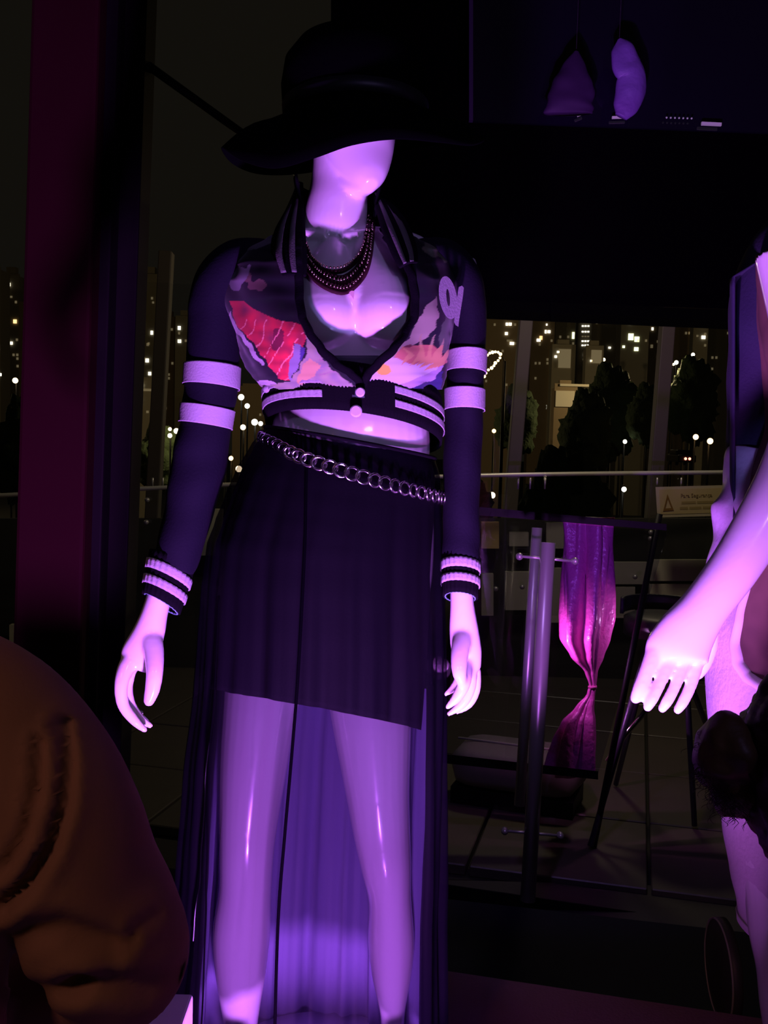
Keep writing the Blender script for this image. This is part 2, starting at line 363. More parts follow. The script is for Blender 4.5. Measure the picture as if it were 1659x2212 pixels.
# right-hand side hand
finger([(1002, 1345, -.034, 12), (999, 1378, -.052, 20), (993, 1415, -.072, 19), (992, 1450, -.085, 16), (996, 1470, -.086, 12)])
finger([(1008, 1425, -.052, 13), (1004, 1472, -.076, 14), (988, 1505, -.078, 12), (966, 1528, -.076, 6)])
finger([(1016, 1442, -.052, 15), (1015, 1484, -.056, 13.5), (998, 1520, -.057, 11.5), (970, 1542, -.057, 6)])
finger([(1025, 1442, -.034, 14), (1026, 1486, -.034, 13), (1012, 1520, -.034, 11), (988, 1538, -.034, 6)])
finger([(1000, 1445, -.020, 13), (992, 1470, -.016, 12), (980, 1486, -.016, 10), (962, 1500, -.016, 5)])
# legs
B.tube(*pts([(600, 1330, 0, 105, 118), (578, 1430, 0, 90, 105), (562, 1530, -.005, 80, 98), (548, 1650, -.01, 73, 88), (538, 1760, -.015, 64, 76), (533, 1840, -.018, 58, 68), (530, 1920, -.012, 56, 62), (522, 2010, .0, 62, 64), (520, 2090, .01, 56, 58), (520, 2180, .015, 42, 46), (522, 2270, .015, 27, 34), (522, 2312, .01, 25, 34)]), n=28)
B.tube(*pts([(785, 1330, 0, 100, 118), (795, 1430, 0, 96, 108), (802, 1540, -.005, 88, 98), (815, 1700, -.01, 70, 84), (824, 1790, -.014, 62, 74), (834, 1870, -.02, 54, 66), (842, 1940, -.014, 46, 56), (845, 2030, .0, 50, 60), (846, 2100, .01, 44, 54), (848, 2190, .015, 27, 38), (848, 2270, .015, 24, 32), (848, 2312, .01, 24, 34)]), n=28)
for fx in (522, 848):
    B.tube([P(fx, 2310, D0+.03), P(fx, 2322, D0-.03), P(fx, 2330, D0-.1), P(fx, 2331, D0-.15)], [(M(26), M(22)), (M(28), M(20)), (M(34), M(14)), (M(24), M(10))], n=14)
body = remesh(B, 'body', PLASTIC, mq, .0028, 8, .5)
from mathutils.bvhtree import BVHTree
BVH = BVHTree.FromPolygons([v.co for v in body.data.vertices], [tuple(p.vertices) for p in body.data.polygons])
def on_body(px, py, gap):
    d = (P(px, py, 1)-EYE).normalized(); h = BVH.ray_cast(EYE, d)
    return (h[0] if h[0] else P(px, py, D0))-FW*gap
foot = P(690, 2330, 1.6); foot.z = PLAT_Z+.006
MB().tube([foot-Z*.006, foot+Z*.004], [.17, .17], n=48).build('base_plate', mat('base_steel', (.5, .5, .52), .3, metal=1), mq, False)

# ---------------------------------------------------------------- varsity jacket
jk = thing('varsity_jacket', 'cropped dark varsity jacket with tropical floral print and white striped sleeves', 'jacket', P(760, 900, 1.6))
JT = [  # y, cx, hw, depth(m), left opening px, right opening px
    (498, 742, 105, .075, 652, 815), (520, 742, 165, .085, 655, 832), (545, 742, 215, .098, 658, 850), (575, 741, 244, .110, 659, 862), (610, 741, 252, .122, 657, 876), (650, 741, 248, .134, 656, 888),
    (690, 743, 240, .142, 664, 890), (725, 745, 232, .146, 680, 868), (760, 748, 222, .144, 704, 838), (790, 752, 212, .138, 732, 808), (812, 756, 202, .130, 756, 788), (828, 758, 192, .122, 770, 781), (842, 760, 184, .116, 775, 777)]
def jpoint(y, u):
    """u in 0..1 from left opening edge round the back to the right opening edge."""
    cx, hw, dp, ol, orr = table(JT, y)
    def ang(px):
        px = IW/2+(px-IW/2)*(D0-dp*.85)/D0
        return math.acos(max(-1, min(1, (px-cx)/hw)))
    aL, aR = ang(ol), ang(orr)           # front angles: 0 = right, pi = left
    th = aL+(2*PI+aR-aL)*u               # goes left, back, right, front
    c, s_ = math.cos(th), math.sin(th)
    ex = 2/2.5; c2 = math.copysign(abs(c)**ex, c); s2 = math.copysign(abs(s_)**ex, s_)
    front = max(0, s_)
    yy = IH/2+(y-IH/2)*lerp(1, (D0-dp*.85)/D0, front)
    base = P(cx, yy, D0)
    wr = .004*math.sin(9*th+y*.03)+.005*noise.noise(Vector((c*3, s_*3, y*.012)))
    return base+RT*(M(hw)*(c2*.5+c*.5)+wr*c)-FW*((dp+wr)*(s2*.4+s_*.6))
NU, rows = 440, []
ys = [498+(842-498)*i/190 for i in range(191)]
for y in ys: rows.append([jpoint(y, j/NU) for j in range(NU+1)])
jb = MB().grid(rows, close=False)
JO = jb.build('print_panel', attr_mat('tropical_print', 'print'), jk, solid=.0025)
# the print, as colours fixed to the cloth
def inpoly(x, y, poly):
    r = False; n = len(poly)
    for i in range(n):
        x0, y0 = poly[i]; x1, y1 = poly[(i+1) % n]
        if (y0 > y) != (y1 > y) and x < (x1-x0)*(y-y0)/(y1-y0)+x0: r = not r
    return r
def ell(x, y, cx, cy, a, b, rot=0):
    dx, dy = x-cx, y-cy; c, s_ = math.cos(rot), math.sin(rot); return ((dx*c+dy*s_)/a)**2+((-dx*s_+dy*c)/b)**2
RED = [(500, 650), (530, 652), (570, 680), (610, 695), (650, 702), (662, 730), (655, 750), (638, 742), (628, 780), (625, 822), (600, 815), (575, 775), (540, 730), (512, 700)]
GREYW = [(642, 735), (660, 752), (655, 775), (640, 800), (628, 822), (620, 815), (628, 770)]
CREAM = [(656, 690), (672, 720), (690, 760), (720, 800), (770, 835), (770, 846), (640, 846), (570, 838), (560, 830), (625, 825), (650, 790), (665, 760)]
PEACH = [(648, 800), (668, 770), (690, 785), (680, 810), (655, 830), (640, 828)]
EDGE = [(500, 672), (512, 700), (545, 745), (575, 785), (570, 790), (535, 748), (508, 708), (497, 680)]
GREENLEAF = [(920, 660), (940, 640), (945, 690), (925, 725), (890, 745), (850, 775), (820, 790), (835, 765), (880, 730)]
SPIKES = [[(862, 790), (880, 765), (862, 745), (895, 768)], [(880, 790), (900, 770), (908, 715), (914, 775)], [(895, 790), (920, 765), (940, 715), (928, 778)], [(900, 795), (930, 770), (958, 730), (945, 780)], [(910, 800), (940, 780), (975, 745), (955, 788)]]
WFLOW = [(787, 800), (800, 785), (825, 772), (860, 778), (885, 790), (910, 782), (935, 782), (955, 772), (940, 798), (905, 812), (880, 822), (850, 830), (815, 822), (795, 815)]
BLUE = [(880, 825), (920, 808), (955, 800), (950, 845), (900, 850)]
def pcol(x, y, front):
    n1 = noise.noise(Vector((x*.02, y*.02, 3))); n2 = noise.noise(Vector((x*.05, y*.05, 9)))
    xx, yy = x+6*n2, y+6*n1
    base = (.004+.006*max(0, n1), .005+.012*max(0, n2), .009+.008*max(0, -n1))
    if not front: return base
    if inpoly(xx, yy, EDGE): return (.4, .38, .4)
    if inpoly(xx, yy, RED):
        k = .75+.5*n2
        if abs(math.sin(x*.11+y*.07+3*n1)) < .13 and y > 690: return (.75, .25, .22)
        if ell(x, y, 600, 735, 16, 22) < 1+n2: return (.16, .01, .03)
        return (.62*k, .022, .045)
    if inpoly(xx, yy, GREYW): return (.20, .20, .26) if x < 650 else (.05, .04, .16)
    if inpoly(xx, yy, PEACH): return (.46, .32, .16)
    if inpoly(xx, yy, CREAM):
        if abs(math.sin(y*.12+n1*4)) < .25 and x > 690: return (.28, .22, .2)
        return (.26+.08*n2, .27+.08*n2, .20)
    for s_ in SPIKES:
        if inpoly(x+4*n2, y, s_): return (.48, .30, .12) if y > 745 else (.28, .28, .14)
    if ell(x, y, 828, 797, 17, 12) < 1: return (.5, .42, .06)
    if inpoly(xx, yy, WFLOW): return (.42, .45, .42)
    if inpoly(xx, yy, [(q[0], q[1]+16) for q in WFLOW]): return (.30, .27, .36)
    if inpoly(xx, yy, BLUE): return (.02, .02, .10)
    if ell(x, y, 905, 775, 58, 30) < 1+.4*n2: return (.40, .17, .10) if n1 > -.1 else (.12, .03, .03)
    if inpoly(xx, yy, GREENLEAF): return (.26, .27, .18)
    if ell(x, y, 520, 600, 14, 34, .5) < 1+n2: return (.20, .20, .22)
    if ell(x, y, 560, 525, 36, 12, -.4) < 1+n2*1.5: return (.10, .10, .12)
    if ell(x, y, 548, 612, 30, 14, .6) < 1+n2*2: return (.14, .08, .07)
    if ell(x, y, 945, 545, 50, 14, .5) < 1+n2*2: return (.09, .10, .06)
    if ell(x, y, 960, 720, 12, 60, .2) < 1+n2: return (.06, .09, .06)
    if ell(x, y, 575, 828, 24, 9) < 1: return (.5, .48, .5)
    if ell(x, y, 640, 838, 40, 6) < 1: return (.6, .15, .10)
    return base
ca = JO.data.color_attributes.new('print', 'FLOAT_COLOR', 'POINT')
for i, v in enumerate(JO.data.vertices):
    x, y = proj(v.co); ca.data[i].color = (*pcol(x, y, (v.co-P(760, 700, D0)).dot(FW) < 0), 1)
# dark placket along the opening
for u in (0, 1):
    pl = [jpoint(y, u)-FW*.002 for y in ys[10:]]
    MB().tube(pl, [(.0065, .004)]*len(pl), n=8).build('placket', KNIT, jk)
# lining seen under the bust, inside the closed front
LIN = mat('dark_green_lining', (.03, .055, .05), .9)
rowsL = []
for i in range(13):
    y = 745+i*8; hwid = lerp(105, 40, i/12)
    rowsL.append([P(IW/2+(778-IW/2)*.93+ (j/20-.5)*2*hwid*.95 -8, IH/2+(y-IH/2)*.93, D0-.118+.02*abs(j/20-.5)**2*4-.004*i/12+ .02*max(0, 1-i/3)) for j in range(21)])
# (kept inside the jacket: a bandeau following the bust)
MB().grid(rowsL, close=False).build('lining', LIN, jk, solid=-.002)

def ringpt(cx, cy, hw, dp, th, slope=0, rise=0, d0=D0):
    c, s_ = math.cos(th), math.sin(th)
    return P(cx, cy, d0)+RT*(M(hw)*c)-FW*(dp*s_)-UP*(M(slope)*c)+UP*(M(rise)*s_)
# ribbed waistband
WB = [(838, 762, 187, .118), (850, 762, 190, .121), (880, 763, 190, .121), (915, 764, 189, .119), (936, 764, 186, .116)]
def band(y0, y1, off, a0=0, a1=2*PI, n=120):
    rows = []
    for k in range(7):
        y = lerp(y0, y1, k/6); cx, hw, dp = table(WB, y)
        rows.append([ringpt(cx, y+2, hw+off/M0, dp+off+.0012*math.sin(160*lerp(a0, a1, j/n)), lerp(a0, a1, j/n), 22, 34) for j in range(n+1)])
    return MB().grid(rows, close=False)
wbo = band(838, 936, .0, n=360).build('waistband', KNIT, jk, solid=.003)
def bang(px): return math.acos(max(-1, min(1, (IW/2+(px-IW/2)*.93-763)/190)))
for (y0, y1) in ((873, 888), (901, 916)):
    for (a0, a1) in ((bang(697), 3.5), (-.36, bang(850))):
        band(y0-3, y1-3, .0045, a0, a1, 60).build('stripe', KNIT_WHITE, wbo, solid=.001)
for (bx, by, r) in ((778, 847, 9.5), (769, 888, 12)):
    c = P(bx, by, D0-.131); MB().tube([c+FW*.004, c-FW*.002, c-FW*.0035], [M(r), M(r), M(r*.8)], n=24).build('snap_button', mat('white_snap', (.6, .58, .6), .3), jk, False)
MB().ball(P(588, 840, D0-.04), (M(20), .02, M(13)), 16, 10).build('hem_fold', WHITE_CLOTH, jk)

# sleeves, stripes and cuffs
def swob(seed, amp):
    def f(t, th):
        p = Vector((math.cos(th)*1.4+seed, math.sin(th)*1.4, t*9)); return amp*noise.noise(p)+amp*.6*math.sin(t*60+2*math.sin(th+seed))*max(0, min(1, (t-.35)*4))
    return f
SL = [(610, 552, 0, 22, 50), (565, 553, 0, 36, 66), (520, 572, 0, 54, 78), (487, 612, 0, 64, 82), (470, 658, 0, 60, 78), (465, 700, 0, 57, 74), (459, 790, 0, 57, 70), (456, 838, 0, 57, 69), (449, 880, 0, 55, 67), (444, 920, 0, 54, 66), (433, 985, 0, 59, 66), (420, 1050, -.005, 56, 62), (404, 1120, -.012, 51, 56), (386, 1190, -.02, 48, 52), (372, 1222, -.022, 48, 50)]
SR = [(870, 552, 0, 22, 50), (915, 553, 0, 36, 66), (957, 570, 0, 50, 78), (990, 610, 0, 52, 82), (1005, 655, 0, 45, 76), (1009, 700, 0, 42, 72), (1009, 760, 0, 39, 68), (1007, 805, 0, 39, 67), (1004, 840, 0, 40, 66), (1003, 890, 0, 40, 65), (1000, 960, -.002, 41, 62), (997, 1040, -.008, 40, 58), (996, 1120, -.014, 39, 54), (996, 1180, -.02, 40, 50), (995, 1212, -.024, 40, 48)]
def sleeve(S, seed, stripes):
    pp, rr = pts(S, 9); rr = [(b_, a_) for a_, b_ in rr]; so = MB().tube(pp, rr, ref=FW, n=56, caps=False, wob=swob(seed, .035)).build('sleeve', NAVY, jk, solid=-.002)
    for (ya, yb) in stripes:
        seg = [(p, r) for p, r in zip(*pts(S, 24)) if ya <= proj(p)[1] <= yb]
        MB().tube([q[0] for q in seg], [(q[1][1]+.0022, q[1][0]+.0022) for q in seg], ref=FW, n=56, caps=False, wob=lambda t, th: .012*noise.noise(Vector((math.cos(th), math.sin(th), seed)))).build('stripe', WHITE_CLOTH, so, solid=.0012)
sleeve(SL, 1.0, ((790, 837), (879, 921)))
sleeve(SR, 4.0, ((758, 805), (841, 889)))
def cuff(c0, c1, r0, r1, dp, tiltpx, stripes):
    """cuff from axis point c0 to c1 (px,py,dd), half widths in px."""
    a, b = P(c0[0], c0[1], D0+c0[2]), P(c1[0], c1[1], D0+c1[2])
    def row(t, off, n=96, rib=.0007):
        c = a.lerp(b, t); r = M(lerp(r0, r1, t))+off; out = []
        ax = (b-a).normalized(); u = (RT-ax*RT.dot(ax)).normalized(); v = ax.cross(u)
        for j in range(n):
            th = 2*PI*j/n; k = rib*math.sin(24*th)
            q = c+u*((r+k)*math.cos(th))+v*((r*dp+k)*math.sin(th))
            q += UP*(-M(tiltpx)*math.cos(th)) + UP*M(9)*(q-c).dot(-FW)/(r*dp)
            out.append(q)
        return out
    co = MB().grid([row(k/8, 0) for k in range(9)]).build('cuff', KNIT, jk, solid=-.003)
    for (t0, t1) in stripes:
        MB().grid([row(lerp(t0, t1, k/3), .0018) for k in range(4)]).build('stripe', KNIT_WHITE, co, solid=.001)
    MB().grid([row(.97+k*.02, -.0035) for k in range(3)]).build('lining', mat('pale_teal_lining', (.16, .30, .36), .8), co, solid=-.001)
cuff((371, 1212, -.022), (348, 1305, -.034), 47, 40, 1.05, 12, ((.20, .42), (.56, .76)))
cuff((995, 1203, -.024), (994, 1291, -.033), 39, 37, 1.15, 3, ((.14, .38), (.52, .72)))

# striped rib collar
def collar(edge_in, edge_out, lift):
    n = 28; rows = []
    ei, eo = smooth(edge_in, 7), smooth(edge_out, 7)
    for k in range(9):
        t = k/8
        rows.append([P(*(lerp(p, q, t) for p, q in zip(a, b)))-FW*lift*math.sin(PI*t) for a, b in zip(ei, eo)])
    return rows
def flap(ei, eo, stripes, lab):
    r = collar(ei, eo, .012); co = MB().grid(r, close=False).build('collar', KNIT, jk, solid=.004)
    ei, eo = smooth(ei, 7), smooth(eo, 7)
    for (t0, t1) in stripes:
        rr = []
        for k in range(3):
            t = lerp(t0, t1, k/2); rr.append([P(*(lerp(p, q, t) for p, q in zip(a, b)))-FW*(.012*math.sin(PI*t)+.006) for a, b in zip(ei, eo)][1:-1])
        MB().grid(rr, close=False).build('stripe', mat('grey_rib_stripe', (.12, .115, .12), .9, bump=(420, .4, .002)), co, solid=.001)
flap([(655, 395, D0+.02), (657, 440, D0-.03), (660, 500, D0-.075), (664, 560, D0-.10), (662, 596, D0-.11)], [(640, 400, D0+.03), (618, 450, D0+.0), (592, 500, D0-.05), (584, 550, D0-.08), (600, 598, D0-.10)], ((.30, .46), (.66, .84)), 'l')
flap([(806, 420, D0+.02), (812, 450, D0-.03), (826, 500, D0-.075), (850, 555, D0-.10), (866, 580, D0-.11)], [(818, 422, D0+.03), (850, 450, D0+.0), (880, 490, D0-.05), (897, 540, D0-.08), (898, 570, D0-.10)], ((.22, .40), (.62, .84)), 'r')
# back of the collar
MB().grid([[ringpt(732, 470-18*k, 86+3*k, .075+.004*k, lerp(2.75, 2*PI+.4, j/30), 8, -6) for j in range(31)] for k in range(5)], close=False).build('collar', KNIT, jk, solid=.004)
# letterman patch: 0 and 1
def patch_pt(x, y, e=0): return P(x, y, D0-.118+.0007*(x-950)-e)
def prism(outer, inner, name, m, parent, t=.003):
    mb = MB(); n = len(outer)
    o0 = [patch_pt(x, y) for x, y in outer]; o1 = [patch_pt(x, y, t) for x, y in outer]
    if inner:
        i0 = [patch_pt(x, y) for x, y in inner]; i1 = [patch_pt(x, y, t) for x, y in inner]
        mb.grid([o0, o1, i1, i0, o0])
    else: mb.grid([o0, o1], True, True, True)
    return mb.build(name, m, parent, False)
O = [(950+5+math.cos(a)*0, 0) for a in ()]
def oval(cx, cy, a, b, rot, n=28): return [(cx+a*math.cos(t)*math.cos(rot)-b*math.sin(t)*math.sin(rot), cy+a*math.cos(t)*math.sin(rot)+b*math.sin(t)*math.cos(rot)) for t in (2*PI*i/n for i in range(n))]
PATCH = mat('pale_felt_patch', (.26, .25, .28), .9, bump=(300, .4, .002))
prism(oval(968, 643, 19, 47, -.16), oval(968, 643, 3.6, 19, -.10), 'numeral_zero', PATCH, jk)
prism([(991, 620), (998, 617), (1002, 622), (1000, 640), (996, 665), (992, 690), (990, 706), (984, 702), (981, 696), (983, 672), (987, 645)], None, 'numeral_one', PATCH, jk)

# ---------------------------------------------------------------- hat
ht = thing('wide_brim_hat', 'black wide brimmed felt hat on the central mannequin', 'hat', P(765, 262, 1.6))
ctrl = [(478, 318, -.01), (520, 345, -.075), (592, 362, -.125), (675, 340, -.165), (760, 311, -.185), (855, 298, -.18), (950, 305, -.14), (1020, 312, -.07), (1048, 300, .0), (1010, 300, .08), (900, 318, .15), (780, 345, .19), (660, 372, .17), (560, 375, .09), (500, 352, .03)]
cc = smooth([ctrl[-1]]+ctrl+[ctrl[0], ctrl[1]], 8)[8:8+8*len(ctrl)]
edge = [P(x, y, D0+dd) for x, y, dd in cc]; NB = len(edge)
hc = P(768, 268, D0)
def crown(k, yy, hw, dp):
    return [P(768, yy, D0)+RT*(M(hw)*math.cos(a))+FW*(dp*math.sin(a)) for a in angs]
angs = []
for e in edge:
    q = e-hc; angs.append(math.atan2(q.dot(FW)/.2, q.dot(RT)/M(285)))
inner = [hc+RT*(M(150)*math.cos(a))+FW*(.112*math.sin(a)) for a in angs]
rows = []
for k in range(9):
    t = k/8; rows.append([i.lerp(e, t)+Z*(.018*math.sin(PI*t)) for i, e in zip(inner, edge)])
MB().grid(rows).build('brim', FELT, ht, solid=.003)
cr = [crown(0, 270, 150, .112), crown(1, 240, 153, .114), crown(2, 190, 156, .116), crown(3, 140, 148, .11), crown(4, 105, 122, .09), crown(5, 88, 80, .06), crown(6, 84, 20, .015)]
MB().grid(cr, True, False, True).build('crown', FELT, ht, solid=.003)
MB().grid([crown(0, 262, 155, .117), crown(0, 232, 157, .119)]).build('hat_band', mat('black_ribbon', (.006, .005, .01), .5), ht, solid=.001)

# ---------------------------------------------------------------- necklaces
nk = thing('bead_necklace', 'layered gold bead necklaces with dark red cords and small pendant', 'necklace', P(740, 610, 1.5))
def strand(seq, r, name, m, beads=True, gap=1.0):
    s_ = smooth(seq, 14); pp = [on_body(q[0], q[1], r*(1.0 if beads else .8)+.001+(q[2] if beads else 0)) for q in s_]
    if not beads:
        return MB().tube(pp, [r]*len(pp), n=8).build(name, m, nk)
    mb = MB(); acc = 0; mb.ball(pp[0], r, 8, 6)
    for a, b in zip(pp, pp[1:]):
        acc += (b-a).length
        if acc >= 2*r*gap: mb.ball(b, r, 8, 6); acc = 0
    o = mb.build(name, m, nk); o['kind'] = 'stuff'; return o
dN = D0-.077
def nk_line(dy, w0): return None
A_ = [(663, 528), (674, 556), (700, 577), (735, 580), (766, 562), (787, 525), (797, 470)]
B_ = [(660, 550), (684, 582), (714, 602), (744, 606), (776, 580), (793, 540), (800, 478)]
C_ = [(657, 566), (684, 600), (720, 621), (752, 622), (784, 592), (799, 550), (806, 484)]
for q in (A_, B_, C_): strand([(x, y, .0065) for x, y in q], .0020, 'bead_strand', GOLD, gap=1.2)
for q, dy in ((A_, 7), (B_, -7), (B_, 6), (B_, 12), (C_, -6), (C_, 4), (C_, 9)): strand([(x, y+dy, 0) for x, y in q], .0034, 'cord', CORD, False)
MB().add([on_body(x_, y_, g_) for g_ in (.002, .006) for x_, y_ in ((752, 630), (766, 630), (764, 648))], [(0, 1, 2), (5, 4, 3), (0, 3, 4, 1), (1, 4, 5, 2), (2, 5, 3, 0)]).build('pendant', mat('pink_pendant', (.7, .5, .48), .3), nk, False)

# ---------------------------------------------------------------- skirts and belt
SK = [(955, 757, 182, .112), (1000, 745, 206, .122), (1050, 731, 221, .132), (1100, 722, 232, .140), (1150, 713, 242, .147), (1200, 705, 251, .152), (1300, 701, 256, .158), (1400, 699, 259, .162), (1500, 696, 261, .165),
      (1700, 684, 268, .172), (1900, 676, 271, .18), (2000, 671, 273, .185), (2212, 665, 280, .195), (2320, 662, 284, .20)]
def skp(y, th, off=0, fold=1.0):
    cx, hw, dp = table(SK, y); t = max(0, min(1, (y-980)/900))
    k = fold*t*(.010*math.sin(11*th+1.0+.3*math.sin(y*.004))+.007*math.sin(23*th+2)+.004*math.sin(41*th+y*.003))
    tl = max(0, min(1, 1-(y-955)/500))
    s_ = math.sin(th); front = max(0, s_)
    yy = IH/2+(y-IH/2)*lerp(1, (D0-dp)/D0, front*min(1, (y-955)/300)) if y > 955 else y
    return ringpt(cx, yy, hw+(off)/M0, dp+off, th, lerp(10, 34, tl), lerp(0, -4, tl))+RT*(k*math.cos(th))-FW*(k*s_)
sk = thing('maxi_skirt', 'long sheer black maxi skirt with an opaque mini lining', 'skirt', P(680, 2325, 1.6))
ysk = [955+(2320-955)*(i/80) for i in range(81)]
MB().grid([[skp(y, 2*PI*j/200) for j in range(200)] for y in ysk]).build('sheer_layer', SHEER, sk)
LIT_BACK = sheer_mat('lit_back_sheer', (.32, .31, .55), .35, (.9, .9, .95))  # paler back layer added; the lit gap between the legs is in its colour
MB().grid([[skp(y, lerp(PI*1.02, PI*1.98, j/90), -.03, .8) for j in range(91)] for y in [1480+(2316-1480)*i/40 for i in range(41)]], close=False).build('lit_back_layer', LIT_BACK, sk)
# opaque mini lining with a slanted hem
def hem(th): return 1533+34*math.cos(th)
MB().grid([[skp(lerp(957, hem(2*PI*j/160), k/40), 2*PI*j/160, -.006-.012*(k/40), .3)*1.0-RT*M(24)*(k/40)*max(0, math.cos(2*PI*j/160)) for j in range(160)] for k in range(41)]).build('mini_lining', BLACKSKIRT, sk, solid=-.0015)
# waistband edge
MB().tube([skp(957, 2*PI*j/96, .001) for j in range(97)], [.003]*97, n=8, caps=False).build('waist_edge', KNIT, sk)
def seam(seq, r=.0028, m=SEAM):
    pp = []
    for (x, y) in smooth(seq, 12):
        cx, hw, dp = table(SK, y); px = IW/2+(x-IW/2)*(D0-dp)/D0; th = math.acos(max(-1, min(1, (px-cx)/hw)))
        pp.append(skp(y, th, .002))
    MB().tube(pp, [(r*.8, r*.5)]*len(pp), n=8).build('seam', m, sk)
seam([(663, 1010), (658, 1200), (645, 1450), (634, 1600), (618, 1800), (604, 2000), (596, 2300)])
seam([(462, 1300), (455, 1600), (445, 1900), (425, 2300)], .0016)
seam([(436, 1440), (428, 1600), (412, 1850), (402, 2040)], .0011, mat('edge_highlight', (.12, .12, .13), .6))  # thin highlight along the left edge, painted as a pale line

bl = thing('chain_belt', 'chunky silver curb chain belt slung across the hips', 'belt', P(755, 1010, 1.48))
link_me = None
def beltpt(th):
    c, s_ = math.cos(th), math.sin(th); y = 1009+66*c+6*s_
    cx, hw, dp = table(SK, max(960, y)); 
    yy = IH/2+(y-IH/2)*lerp(1, (D0-dp)/D0, max(0, s_))
    return P(cx-2, yy, D0)+RT*(M(hw)*c+.004*c)-FW*((dp+.010)*s_)
path = [beltpt(2*PI*j/720) for j in range(721)]
acc, last, k = 0, None, 0
for i in range(720):
    acc += (path[i+1]-path[i]).length
    if acc >= .0162:
        acc = 0; k += 1
        t = (path[i+1]-path[i]).normalized(); cxy = P(750, 1010, D0); nrm_ = (path[i]-cxy); nrm_ -= UP*nrm_.dot(UP); nrm_.normalize(); nrm_ = (nrm_-t*nrm_.dot(t)).normalized()
        bz = t.cross(nrm_)
        ang = math.radians(22 if k % 2 else 14)
        ax = (t*math.cos(ang)+nrm_*math.sin(ang)).normalized()
        if link_me is None:
            lo = MB().torus(Vector((0, 0, 0)), .0092, .0023, Vector((1, 0, 0)), Vector((0, 0, 1)), 16, 8, 1.22).build('link', CHROME, bl); link_me = lo.data
        else:
            lo = bpy.data.objects.new('link', link_me); COL.objects.link(lo); lo.parent = bl; lo.matrix_parent_inverse = bl.matrix_basis.inverted()
        yv = bz.cross(ax).normalized(); zv = ax.cross(yv)
        lo.matrix_basis = Matrix((( ax.x, yv.x, zv.x, path[i].x), (ax.y, yv.y, zv.y, path[i].y), (ax.z, yv.z, zv.z, path[i].z), (0, 0, 0, 1)))

# ================================================================== second mannequin, at the right edge
D2 = 1.5; M2 = D2/FPX
m2 = thing('mannequin', 'white glossy mannequin at the right edge with one bare arm hanging forward', 'mannequin', P(1790, 2420, D2))
B2 = MB()
def pts2(seq, k=6): return pts(seq, k, D2)
B2.tube(*pts2([(1840, 500, .04, 140, 60), (1845, 560, .04, 205, 85), (1848, 680, .04, 190, 120), (1845, 800, .04, 165, 130), (1835, 920, .04, 150, 110), (1815, 1040, .04, 165, 115), (1785, 1180, .04, 200, 140), (1765, 1330, .04, 220, 150), (1758, 1450, .04, 222, 145), (1755, 1550, .04, 200, 120)]), n=36)
B2.tube(*pts2([(1840, 540, .04, 90, 60), (1838, 460, .03, 66, 66), (1838, 380, .02, 66, 70), (1838, 300, .0, 95, 110), (1838, 220, .0, 105, 125), (1838, 130, .01, 95, 115), (1838, 80, .01, 40, 50)]), n=28)
# near arm: shoulder, elbow, wrist and back of the hand
B2.tube(*pts2([(1690, 545, .02, 58, 60), (1712, 650, .01, 56, 58), (1735, 780, -.02, 52, 54), (1730, 900, -.05, 52, 54), (1702, 1010, -.08, 54, 54), (1655, 1112, -.10, 54, 50), (1590, 1220, -.115, 50, 44), (1524, 1310, -.125, 48, 36), (1482, 1370, -.13, 58, 32), (1462, 1412, -.133, 64, 28), (1460, 1430, -.134, 54, 18)]), n=28)
B2.tube(*pts2([(1990, 545, .04, 58, 60), (2010, 700, .05, 54, 58), (2020, 880, .05, 48, 54), (2020, 1060, .03, 46, 50), (2010, 1220, 0, 36, 40), (2005, 1330, -.01, 40, 30), (2000, 1400, -.01, 44, 24)]), n=24)
for sx, kk in ((2000, 1),):
    for q in range(4): B2.tube(*pts2([(1975+q*17, 1395, -.01, 14, 14), (1972+q*17, 1450, -.015, 13, 13), (1970+q*17, 1500, -.01, 9, 9)]), n=12)
    B2.tube(*pts2([(1965, 1350, -.03, 17, 17), (1950, 1400, -.045, 16, 16), (1948, 1440, -.05, 11, 11)]), n=12)
def f2(*seq): finger(list(seq), D2, B2)
f2((1414, 1412, -.135, 19), (1396, 1452, -.142, 14.5), (1382, 1488, -.145, 14), (1373, 1508, -.144, 11.5))
f2((1444, 1428, -.137, 16), (1426, 1474, -.146, 12), (1409, 1509, -.150, 12), (1399, 1527, -.149, 10))
f2((1476, 1432, -.134, 15), (1460, 1478, -.143, 11.5), (1443, 1512, -.147, 11.5), (1431, 1530, -.146, 9.5))
f2((1506, 1428, -.128, 15), (1493, 1478, -.137, 12), (1476, 1515, -.141, 11.5), (1464, 1533, -.140, 9.5))
f2((1530, 1345, -.105, 24), (1530, 1390, -.085, 21), (1520, 1430, -.075, 18), (1508, 1455, -.072, 13))
# legs
B2.tube(*pts2([(1680, 1500, .03, 115, 125), (1672, 1640, .03, 108, 118), (1682, 1800, .02, 92, 105), (1692, 1930, .01, 80, 92), (1696, 2010, .005, 76, 84), (1706, 2090, .01, 70, 76), (1715, 2180, .02, 70, 78), (1720, 2270, .03, 60, 70), (1722, 2360, .03, 40, 50), (1722, 2410, .03, 32, 44)]), n=28)
B2.tube(*pts2([(1860, 1500, .05, 115, 125), (1865, 1640, .06, 108, 118), (1868, 1800, .07, 92, 105), (1868, 1930, .07, 80, 92), (1868, 2050, .07, 72, 80), (1868, 2180, .08, 70, 78), (1868, 2270, .08, 58, 68), (1868, 2360, .08, 38, 48), (1868, 2410, .08, 30, 42)]), n=28)
for fx, dd in ((1722, .03), (1868, .08)):
    B2.tube([P(fx, 2405, D2+dd+.03), P(fx, 2422, D2+dd-.04), P(fx, 2430, D2+dd-.12), P(fx, 2432, D2+dd-.16)], [(.026, .022), (.028, .02), (.032, .014), (.022, .01)], n=14)
